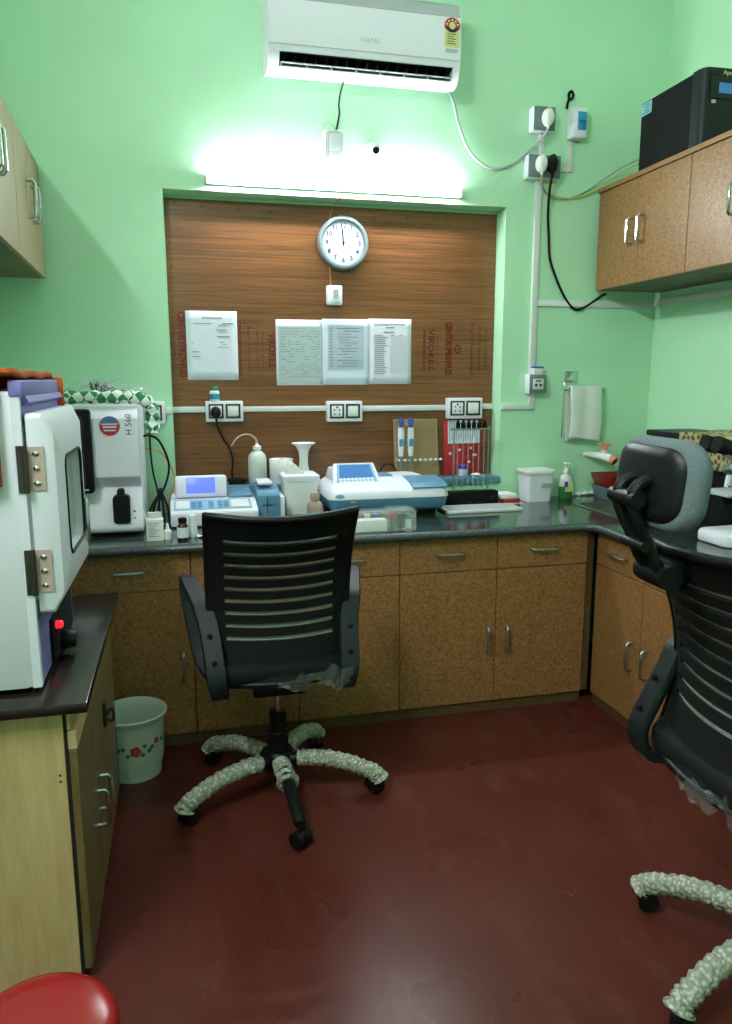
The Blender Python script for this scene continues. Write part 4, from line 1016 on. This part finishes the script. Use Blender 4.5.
for i, (x, lbl) in enumerate(((.942, 'white pipette hanging on the clear stand, left of its pair'), (.990, 'white pipette hanging on the clear stand, right of its pair'))):
    t = thing('pipette', lbl, 'pipette', (x, .02, SZ), 0, 'pipettes on the stand'); t.scale = (1, 1, .87)
    y0 = -.014
    MB().lathe([(0, .13), (.010, .13), (.013, .15), (.016, .25), (.014, .285), (0, .286)], (x, y0, SZ), 16, sy=.8).build('handle', 'white', t, smooth=50)
    MB().lathe([(0, .287), (.007, .287), (.007, .30), (.013, .303), (.013, .33), (.011, .335), (0, .335)], (x, y0, SZ), 14).build('plunger', 'blue', t)
    MB().lathe([(0, .045), (.002, .045), (.004, .07), (.007, .129), (0, .129)], (x, y0, SZ), 12).build('tip_cone', 'grey', t)
    MB().box(x - .012, x + .012, y0 - .016, y0 - .013, SZ + .185, SZ + .225).build('volume_window', 'bluedev', t)

ps.scale = (1, 1, .86)
# stamp pad, tub, soap, towel, tap, trays
sp = thing('stamp_pad', 'white and red flat case beside the black rack base', 'case', (1.47, -.11, .80))
MB().box(1.415, 1.51, -.17, -.06, .8005, .803).build('paper_sheet', 'whitem', sp)
MB().box(1.412, 1.50, -.16, -.06, .8035, .822, bev=.004).build('case_base', 'redb', sp)
MB().box(1.40, 1.488, -.155, -.04, .8225, .845, bev=.005).build('case_lid', 'whitem', sp)
tb = thing('lidded_tub', 'tall white square tub with lid and small label left of the soap', 'tub', (1.607, -.095, .80))
def sq2(hw, hd, z, r=.018): return [(p[0], p[1], z) for p in rr(1.608 - hw, 1.608 + hw, -.09 - hd, -.09 + hd, 0, r)]
MB().loft([sq2(.062, .056, .8005), sq2(.07, .066, .935)]).build('tub_body', 'white', tb, smooth=40)
MB().loft([sq2(.074, .07, .9355), sq2(.076, .072, .941), sq2(.076, .072, .952), sq2(.072, .068, .957)]).build('lid', 'frost', tb, smooth=40)
MB().box(1.61, 1.66, -.1575, -.1545, .872, .892).build('text_label', 'lgrey', tb, smooth=0)
sb = thing('soap_bottle', 'clear pump bottle half full of green liquid beside the sink', 'bottle', (1.787, -.06, .80))
MB().lathe([(0, 0), (.034, 0), (.036, .004), (.036, .055), (.034, .06), (0, .06)], (1.787, -.065, .8005), 20, sy=.6).build('liquid', 'liquid', sb)
MB().lathe([(0, .0605), (.0345, .0605), (.034, .09), (.026, .112), (.012, .122), (.012, .128), (0, .128)], (1.787, -.065, .8005), 20, sy=.7).build('container', 'frost', sb, smooth=50)
MB().prism([(1.772, .835), (1.812, .835), (1.814, .87), (1.80, .885), (1.775, .875)], 'y', -.0885, -.0868).build('front_label', 'yellow', sb)
MB().prism([(1.766, .862), (1.786, .858), (1.788, .885), (1.77, .888)], 'y', -.0895, -.0886).build('brand_patch', 'blue', sb)
k = MB().lathe([(0, .1285), (.014, .1285), (.014, .145), (.006, .148), (.006, .17), (0, .17)], (1.787, -.065, .8005), 16); k.box(1.772, 1.80, -.09, -.058, .9705, .981, bev=.003)
k.build('pump', 'whitem', sb)
th = thing('towel_rail', 'chrome towel hook plate and rail on green wall beside the recess', 'towel rail', (1.8, 0, 1.39))
MB().box(1.79, 1.86, -.008, -.0005, 1.37, 1.425, bev=.003).build('mount_plate', 'chrome', th)
MB().lathe([(0, 0), (.012, 0), (.012, .012), (0, .012)], (1.80, -.0085, 1.405), 14, rot=rot).build('mount_boss', 'steel', th)
k = MB().tube(spl([(1.80, -.015, 1.40), (1.775, -.03, 1.385), (1.768, -.04, 1.35), (1.766, -.042, 1.20), (1.764, -.042, 1.10)]), .003, n=8)
k.tube([(1.768, -.04, 1.335), (1.995, -.04, 1.338)], .004, n=8); k.tube([(1.995, -.04, 1.338), (2.0, -.002, 1.34)], .004, n=8)
k.build('rail', 'chrome', th)
tw = MB()
def twf(u, v):
    x = 1.795 + .172 * u + .006 * math.sin(7 * v); s_ = v * 2 - 1
    if s_ < 0: z = 1.345 + s_ * (.235 + .02 * u); y = -.060 - .004 * math.sin(10 * u)
    else: z = 1.345 - s_ * (.26 - .03 * u); y = -.021 + .003 * math.sin(9 * u)
    z -= .008
    if abs(s_) < .12: z = 1.352; y = -.04 + s_ * .15
    return (x, y, z)
tag(tw.grid(twf, 16, 40).build('hand_towel', 'towel', solid=.005), 'white terry hand towel hanging folded over the chrome rail', 'towel')
tp = thing('water_tap', 'white and orange plastic tap on the wall above the sink', 'tap', (1.95, 0, 1.02))
k = MB(); k.tube(spl([(1.92, -.001, 1.012), (1.94, -.04, 1.012), (1.965, -.09, 1.008), (1.99, -.14, .998)]), [.012 + .0006 * q for q in range(19)], n=14)
k.cyl((1.97, -.10, 1.015), (1.97, -.10, 1.045), .014, n=14)
k.build('tap_body', 'whitem', tp, smooth=50)
k = MB(); k.cyl((1.991, -.142, .998), (1.998, -.157, .988), .023, n=14); k.build('spout_end', 'orangep', tp)
MB().box(1.945, 2.0, -.113, -.089, 1.060, 1.072, bev=.003).build('tap_handle', 'orangep', tp)
MB().lathe([(0, 0), (.017, 0), (.019, .02), (0, .02)], (1.97, -.10, 1.040), 14).build('valve_neck', 'orangep', tp)
MB().lathe([(0, 0), (.014, 0), (.014, .001), (0, .001)], (1.9987, -.1582, .9872), 14, rot=Euler((math.radians(125), 0, math.radians(30)))).build('spout_hole', 'inkd', tp)
gb = thing('grey_basin', 'dark grey basin behind the sink under the red tray', 'basin', (2.06, -.12, .80))
def tray_mb(cx, cy, hw, hd, z0, z1, grow, th=.004):
    b = MB()
    b.loft([ [(p[0], p[1], z0) for p in rr(cx - hw, cx + hw, cy - hd, cy + hd, 0, .02)],
             [(p[0], p[1], z1) for p in rr(cx - hw - grow, cx + hw + grow, cy - hd - grow, cy + hd + grow, 0, .03)],
             [(p[0], p[1], z1) for p in rr(cx - hw - grow + th, cx + hw + grow - th, cy - hd - grow + th, cy + hd + grow - th, 0, .028)],
             [(p[0], p[1], z0 + th) for p in rr(cx - hw + th, cx + hw - th, cy - hd + th, cy + hd - th, 0, .018)]])
    return b
tray_mb(2.085, -.12, .13, .07, .8005, .865, .02).build('basin_body', 'grey', gb)
rt = thing('red_tray', 'red plastic tray resting on the grey basin behind the sink', 'tray', (2.08, -.12, .866))
tray_mb(2.085, -.12, .135, .075, .8665, .922, .02).build('tray_body', 'red', rt)

# ------------------------------------------------------------------ right counter: covered case and microscope
bc = thing('storage_case', 'black case at the right wall partly covered by leopard print cloth', 'case', (2.13, -.66, .80))
MB().box(2.02, 2.25, -1.05, -.385, .8005, 1.135, bev=.006).build('case_body', 'blackm', bc)
MB().box(2.012, 2.258, -1.058, -.378, 1.1355, 1.16, bev=.005).build('case_lid', 'charcoal', bc)
lc = MB()
def lcf(u, v):
    y = -1.06 + .43 * u
    if v < .45:
        q_ = v / .45; return (2.006 - .006 * math.sin(9 * u) * (1 - q_), y, 1.03 + .135 * q_ + .004 * math.sin(12 * u))
    q_ = (v - .45) / .55; return (2.006 + .24 * q_, y, 1.166 + .003 * math.sin(10 * u + 5 * q_))
tag(lc.grid(lcf, 18, 20).build('leopard_cloth', 'leopard', solid=.004), 'leopard print cloth draped over the black case', 'cloth')
ms = thing('microscope', 'white microscope with black eyepieces on the right counter', 'microscope', (1.9, -1.13, .80), 0)
MX = Matrix.Translation((1.905, -1.15, .8005))
k = MB(); k.prism([(-.13, -.08), (-.13, .06), (-.10, .085), (.10, .10), (.11, -.10), (-.10, -.10)], 'z', 0, .045, bev=.012, X=MX); k.build('foot', 'white', ms, smooth=30)
k = MB(); k.prism([(.04, .045), (.10, .045), (.105, .20), (.07, .32), (-.02, .335), (-.02, .29), (.03, .27), (.055, .2)], 'y', -.028, .028, bev=.01, X=MX); k.build('arm', 'white', ms, smooth=30)
k = MB(); k.box(-.12, .05, -.075, .075, .178, .192, bev=.004, X=MX); k.build('stage', 'lgrey', ms)
k = MB(); k.lathe([(0, .12), (.03, .12), (.034, .15), (.03, .176), (0, .177)], (-.04, 0, 0), 18, X=MX); k.build('condenser', 'blackm', ms)
k = MB()
k.lathe([(0, .255), (.035, .255), (.04, .27), (.035, .288), (0, .289)], (-.045, 0, 0), 20, X=MX); nz = k.build('nosepiece', 'chrome', ms)
for dx, dy in ((-.018, 0), (.012, .018), (.012, -.018)):
    k = MB(); k.cyl((-.045 + dx * .8, dy * .8, .256), (-.045 + dx * 1.5, dy * 1.5, .205), .011, .007, 12, X=MX); k.build('objective', 'white', nz)
k = MB(); k.ball((-.03, 0, .325), .05, .048, .03, X=MX); k.build('head', 'white', ms)
for dy in (-.032, .032):
    k = MB(); k.cyl((-.045, dy, .335), (-.105, dy, .352), .022, .022, 16, X=MX); k.cyl((-.105, dy, .352), (-.15, dy, .365), .028, .030, 16, X=MX); k.build('eyepiece', 'blackm', ms)
for dy in (-.04, .04):
    k = MB(); k.cyl((.075, dy * .7, .10), (.075, dy * 1.4, .10), .022, n=18, X=MX); k.build('focus_knob', 'blackm', ms)

# ------------------------------------------------------------------ UPS on the wall cabinet
ups = thing('ups_unit', 'big black UPS cabinet standing on the right wall cabinet', 'UPS', (2.04, -.53, 2.276))
UZ = ZU1 + .0205
k = MB().box(1.93, 2.155, -.66, -.32, UZ, 2.562, bev=.003); k.build('casing', 'blackm', ups)
def fr_ring(z): return [(1.93, -.661, z), (1.93, -.695, z), (1.935, -.715, z), (1.95, -.727, z), (2.0, -.731, z), (2.085, -.731, z), (2.135, -.727, z), (2.15, -.715, z), (2.155, -.695, z), (2.155, -.661, z)]
k = MB().loft([fr_ring(UZ), fr_ring(2.566)]); k.build('front_bezel', 'charcoal', ups, smooth=40)
dp = MB().box(1.958, 2.13, -.735, -.7315, 2.455, 2.535, bev=.002).build('display_panel', 'blackg', ups)
MB().box(1.995, 2.085, -.7362, -.7352, 2.475, 2.512).build('display_screen', 'lcd2', dp)
MB().text('Apollo', .024, front(2.045, -.7318, 2.55)).build('brand_text', 'yellow', ups, smooth=0)
MB().box(1.968, 1.986, -.7328, -.7312, 2.438, 2.450).build('rating_tag', 'peach', ups)
k = MB().box(1.9285, 1.93, -.395, -.323, 2.508, 2.556); lb = k.build('side_sticker', 'bluelt', ups, smooth=0)
k = MB()
for i in range(4): k.box(1.9278, 1.9284, -.388 + (i % 2) * .01, -.33 - (i % 3) * .012, 2.514 + i * .010, 2.519 + i * .010)
k.build('sticker_print', 'green', lb, smooth=0)

# ------------------------------------------------------------------ waste bin
wbk = thing('waste_bin', 'white plastic waste bin with painted flowers beside the left cabinet', 'bin', (-.283, -.822, 0))
BX, BY = -.283, -.822
MB().lathe([(0, .004), (.082, .004), (.084, 0), (.09, 0), (.091, .012), (.089, .022), (.098, .05), (.103, .085), (.106, .20), (.111, .215), (.118, .222), (.119, .232), (.114, .236), (.109, .23), (.104, .20), (.1, .09), (.093, .05), (.085, .025), (0, .02)], (BX, BY, .0005), 48).build('bucket', 'bucket', wbk, smooth=40)
def bp(a, z, r=.1068): return Vector((BX + r * math.sin(a), BY - r * math.cos(a), z))
def decal(name, m, items):
    k = MB()
    for a, z, s_ in items:
        p = bp(a, z); n_ = Vector((math.sin(a), -math.cos(a), 0)); X = Matrix.Translation(p) @ Matrix.Rotation(a, 4, 'Z') @ Matrix.Rotation(PI / 2, 4, 'X')
        for j in range(5):
            q_ = 2 * PI * j / 5; k.lathe([(0, -.0014), (s_ * .55, -.0014), (s_ * .55, .0006), (0, .0006)], (s_ * .7 * math.cos(q_), s_ * .7 * math.sin(q_), 0), 8, X=X)
    k.build(name, m, wbk, smooth=0)
decal('red_flower', 'flower', [(a, z, .016) for a, z in ((.1, .125), (2.2, .125), (-2.1, .12))])
decal('blue_flower', 'blue', [(a, z, .014) for a, z in ((-.55, .13), (1.5, .12), (3.0, .125))])
decal('pink_flower', 'pink', [(a, z, .010) for a, z in ((.85, .145), (-1.4, .135))])
decal('leaf', 'leaf', [(a, z, .0065) for a, z in ((-.3, .135), (-.15, .11), (.4, .14), (.55, .12), (.66, .13), (-.8, .11), (1.1, .14), (.33, .11), (-.85, .14))])

# ------------------------------------------------------------------ red stool
rs = thing('plastic_stool', 'round red plastic stool in front of the olive cabinet', 'stool', (-.29, -2.41, 0))
QX, QY = -.318, -2.405
QS = .87
MB().lathe([(0, .4535), (.06, .4525), (.09, .449), (.105, .445), (.114, .436), (.116, .425), (.116, .405), (.112, .405), (.110, .43), (.1, .436), (0, .444)], (QX, QY, 0), 48).build('seat', 'red', rs, smooth=50)
for j in range(4):
    a = PI / 4 + j * PI / 2; ca, sa = math.cos(a), math.sin(a); k = MB()
    def rg(r, z, w_, d): 
        o_ = Vector((QX + r * ca, QY + r * sa, z)); t_ = Vector((-sa, ca, 0)); n_ = Vector((ca, sa, 0))
        return [o_ + t_ * w_ - n_ * d, o_ + t_ * w_ + n_ * d, o_ - t_ * w_ + n_ * d, o_ - t_ * w_ - n_ * d]
    k.loft([rg(.15, .0, .022, .008), rg(.125, .22, .03, .008), rg(.10, .43, .04, .008)]); k.build('leg', 'red', rs)
k = MB(); k.tube([(QX + .137 * math.cos(2 * PI * i / 32), QY + .137 * math.sin(2 * PI * i / 32), .12) for i in range(32)], .009, n=8, closed=True); k.build('leg_ring', 'red', rs)

# ------------------------------------------------------------------ office chairs
def chair(label, loc, rz, leg0, bare, headrest=False, dy=0.0, tilt=0.0, up=0.0):
    t = thing('office_chair', label, 'chair', loc, rz, 'mesh back office chairs')
    U0 = Matrix.Translation((0, dy, up)); PV = Vector((0, -.17, .46))
    UB = U0 @ Matrix.Translation(PV) @ Matrix.Rotation(tilt, 4, 'X') @ Matrix.Translation(-PV)
    def B(mb, name, m, par=t, up=None, **k):
        if up is not None: mb.bm.transform(up)
        return mb.build(name, m, par, local=True, **k)
    # base
    B(MB().lathe([(0, .085), (.04, .085), (.046, .10), (.046, .145), (.036, .155), (0, .155)], (0, 0, 0), 24), 'hub', 'black')
    for i in range(5):
        a = leg0 - rz + i * 2 * PI / 5; ca, sa = math.cos(a), math.sin(a)
        P = lambda r, z: (r * ca, r * sa, z)
        lg = B(MB().tube(spl([P(.03, .122), P(.12, .122), P(.22, .108), P(.29, .085), P(.325, .072)]), [.024 - .0003 * q for q in range(25)], n=12), 'leg', 'black')
        if i != bare:
            pts = spl([P(.065, .124), P(.13, .126), P(.21, .115), P(.28, .092), P(.33, .068), P(.342, .05)], 8)
            k = MB().tube(pts, [.0265 + .003 * math.sin(q * 2.1 + i) + (.006 if q > 36 else 0) for q in range(41)], n=16)
        else:
            k = MB().tube(spl([P(.045, .124), P(.075, .124), P(.095, .122), P(.135, .118), P(.16, .112)], 6), [.026 + .006 * math.sin(q * 1.3) + (.008 if q > 20 else 0) for q in range(25)], n=14)
        for v_ in k.bm.verts: v_.co += Vector((random.uniform(-1, 1), random.uniform(-1, 1), random.uniform(-1, 1))) * .0022
        B(k, 'foam_sleeve', 'bubble', lg, smooth=60)['label'] = 'pale foam wrap around the leg'
        k = MB(); o_ = Vector(P(.327, 0)); w_ = Vector((-math.sin(a + .6), math.cos(a + .6), 0))
        k.cyl(o_ + w_ * .004 + Vector((0, 0, .027)), o_ + w_ * .024 + Vector((0, 0, .027)), .0265, n=20)
        k.cyl(o_ - w_ * .024 + Vector((0, 0, .027)), o_ - w_ * .004 + Vector((0, 0, .027)), .0265, n=20)
        k.ball(o_ + Vector((0, 0, .036)), .02, .02, .018); k.cyl(o_ + Vector((0, 0, .045)), o_ + Vector((0, 0, .075)), .008, n=10)
        B(k, 'caster', 'black')
    B(MB().lathe([(0, .156), (.034, .156), (.034, .225), (.029, .23), (.029, .295), (.024, .30), (0, .30)], (0, 0, 0), 20), 'gas_lift_cover', 'black')
    B(MB().cyl((0, 0, .30), (0, 0, .41 + up), .0125, n=16), 'gas_lift', 'chrome')
    B(MB().box(-.09, .09, -.12 + dy, .12 + dy, .395 + up, .459 + up, bev=.01), 'tilt_mechanism', 'black')
    # seat
    k = MB(); k.loft([[(p[0], p[1], z) for p in rr(-.225 + i_, .225 - i_, -.20 + i_, .26 - i_, 0, .09 - i_ * .6)] for z, i_ in ((.46, .03), (.466, .01), (.484, 0), (.515, 0), (.533, .012), (.54, .05))])
    B(k, 'seat', 'blackm', up=U0, smooth=60)
    # backrest surface
    def S(u, v):          # u -1..1 across, v 0..1 up
        z = .475 + .54 * v; hw = .213 + .006 * v
        y = -.205 + .2589 * v - .3439 * v * v + .05 * u * u
        return Vector((u * hw, y, z - .014 * (1 - u * u) * v))
    vs = [0]; slots = []
    for i in range(9):
        z = .612 + i * .0405; a = (z - .007 - .475) / .54; b = (z + .007 - .475) / .54
        vs += [a, b]; slots.append((a, b))
    vs = sorted(set(vs + [.06, .12, .18, .93, 1.0]))
    us = [-1, -.95, -.9, -.84, -.78] + [-.78 + 1.56 * i / 36 for i in range(1, 36)] + [.78, .84, .9, .95, 1]
    isslot = lambda u, v: abs(u) < .78 and any(a < v < b for a, b in slots)
    B(MB().grid(S, 0, 0, us=us, vs=vs, skip=isslot), 'backrest', 'blackm', up=UB, solid=.012, smooth=0)
    fr_ = MB()
    for a, b in slots:
        fr_.grid(lambda u, v: S(u, v) + Vector((0, .002, 0)), 0, 0, us=[-.79 + 1.58 * i / 20 for i in range(21)], vs=[a - .003, b + .003])
    B(fr_, 'net_strip', 'netfab', up=UB, smooth=60)
    rim = [S(-1 + 2 * i / 24, 1) for i in range(25)] + [S(1, 1 - i / 20) for i in range(1, 21)] + [S(1 - 2 * i / 24, 0) for i in range(1, 25)] + [S(-1, i / 20) for i in range(1, 20)]
    B(MB().tube(rim, .011, n=8, closed=True), 'back_frame', 'black', up=UB, smooth=60)
    k = MB(); k.prism([(-.05, .43), (-.05, .458), (-.12, .472), (-.182, .50), (-.188, .485), (-.15, .45)], 'x', -.045, .045, bev=.004); B(k, 'back_support', 'black', up=UB)
    # armrests
    path = [(-.10, .452, .185), (-.16, .440, .19), (-.198, .455, .196), (-.210, .51, .203), (-.172, .585, .21), (-.128, .655, .22), (-.09, .705, .236), (-.01, .730, .256), (.06, .748, .272), (.105, .742, .278), (.112, .69, .276), (.085, .60, .266), (.05, .51, .25), (.0, .455, .225), (-.06, .448, .20)]
    wid = [.022, .025, .028, .031, .031, .031, .030, .028, .027, .026, .024, .022, .022, .022, .022]
    for sg in (-1, 1):
        pp = spl([(x * sg, y, z) for y, z, x in path], 5); ww = spl([(w__, 0, 0) for w__ in wid], 5)
        rings = []
        for i, p in enumerate(pp):
            a_ = pp[max(i - 1, 0)]; b_ = pp[min(i + 1, len(pp) - 1)]; tg = (b_ - a_).normalized(); xx = Vector((1, 0, 0)); xx = (xx - tg * xx.dot(tg)).normalized(); nn_ = tg.cross(xx)
            w_ = ww[i].x; th = .012
            rings.append([p + xx * w_ * cx + nn_ * th * cz for cx, cz in ((1, .3), (.85, 1), (-.85, 1), (-1, .3), (-1, -.3), (-.85, -1), (.85, -1), (1, -.3))])
        ar = B(MB().loft(rings), 'armrest', 'charcoal', up=U0, smooth=40)
        for y, z, x in ((-.204, .56, .208), (-.162, .63, .217)):
            B(MB().ball((x * sg, y - .004, z), .008, .006, .008, n=10), 'arm_bolt', 'blackm', ar, up=U0)
    # plastic film left under the seat back
    k = MB().grid(lambda u, v: (-.02 + .23 * u, -.21 - .012 * math.sin(9 * u) - .02 * v, .455 + .075 * v * (1 - .5 * (1 - u)) + .010 * math.sin(14 * u + 4 * v) + .007 * math.sin(29 * u - 7 * v)), 24, 8)
    B(k, 'plastic_film', 'film', up=U0, smooth=0)['label'] = 'crumpled clear film under the seat'
    if headrest:
        HC_ = Matrix.Translation((0, -.335, 1.142)) @ Matrix.Rotation(math.radians(-6), 4, 'X')
        def hr(y, w_, h_, r, bow=.03):
            out = []
            for p in rr(-w_, w_, -h_, h_, 0, r, n=6): out.append(HC_ @ Vector((p[0], y + bow * (p[0] / .15) ** 2, p[1])))
            return out
        B(MB().loft([hr(-.032, .116, .074, .045), hr(-.027, .126, .084, .055), hr(-.012, .132, .09, .06), hr(.004, .13, .088, .06), hr(.016, .118, .077, .055), hr(.022, .09, .053, .04)]), 'headrest', 'greyfab', up=UB, smooth=60)['label'] = 'grey fabric headrest cushion'
        B(MB().loft([hr(-.033, .114, .072, .045), hr(-.040, .110, .068, .045), hr(-.043, .09, .052, .035)]), 'headrest_shell', 'black', up=UB, smooth=50)
        for sg in (-1, 1):
            k = MB(); k.tube(spl([(.024 * sg, -.315, .955), (.025 * sg, -.345, .985), (.026 * sg, -.365, 1.03), (.027 * sg, -.394, 1.085), (.027 * sg, -.402, 1.12), (.027 * sg, -.392, 1.14), (.027 * sg, -.37, 1.15)]), .013, n=10)
            B(k, 'headrest_bracket', 'black', up=UB)
        B(MB().cyl((-.045, -.400, 1.115), (.045, -.400, 1.115), .017, n=14), 'headrest_pivot', 'black', up=UB)
        B(MB().cyl((-.04, -.375, 1.02), (.04, -.375, 1.02), .011, n=12), 'headrest_crossbar', 'black', up=UB)
        k = MB(); k.cyl((-.05, -.32, .955), (.05, -.32, .955), .026, n=16); k.box(-.035, .035, -.32, -.27, .925, .985, bev=.008)
        B(k, 'headrest_mount', 'black', up=UB)
    return t
chair('black mesh office chair without headrest, at the middle of the back counter', (.203, -1.081, 0), 0.0, math.radians(-86), 0)
chair('black mesh office chair with grey headrest, facing the right counter', (1.255, -2.172, 0), math.radians(-92), math.radians(121), 9, True, -.075, 0.0, .05)

# ------------------------------------------------------------------ camera and render settings
cam = bpy.data.cameras.new('camera'); co_ = bpy.data.objects.new('camera', cam); COL.objects.link(co_)
cyaw, cpitch, croll = .2385, .1765, -.0017
fw = Vector((math.sin(cyaw) * math.cos(cpitch), math.cos(cyaw) * math.cos(cpitch), -math.sin(cpitch)))
rt_ = Vector((math.cos(cyaw), -math.sin(cyaw), 0)); up_ = rt_.cross(fw)
r2 = rt_ * math.cos(croll) + up_ * math.sin(croll); u2 = -rt_ * math.sin(croll) + up_ * math.cos(croll)
Mx = Matrix((r2, u2, -fw)).transposed().to_4x4(); Mx.translation = (-.0704, -3.4709, 1.399)
co_.matrix_world = Mx
cam.sensor_fit = 'VERTICAL'; cam.sensor_height = 36.0; cam.lens = 755.58 / 1024 * 36.0; cam.clip_start = .05
scene.camera = co_
wd = bpy.data.worlds.new('world'); scene.world = wd; wd.use_nodes = True
wd.node_tree.nodes['Background'].inputs[0].default_value = (.02, .025, .025, 1); wd.node_tree.nodes['Background'].inputs[1].default_value = .3
scene.view_settings.view_transform = 'Standard'; scene.view_settings.look = 'None'
scene.view_settings.gamma = 1.0; scene.view_settings.exposure = 0.28; scene.view_settings.use_curve_mapping = False
scene.cycles.max_bounces = 10; scene.cycles.use_denoising = True
scene.cycles.sample_clamp_indirect = 6.0
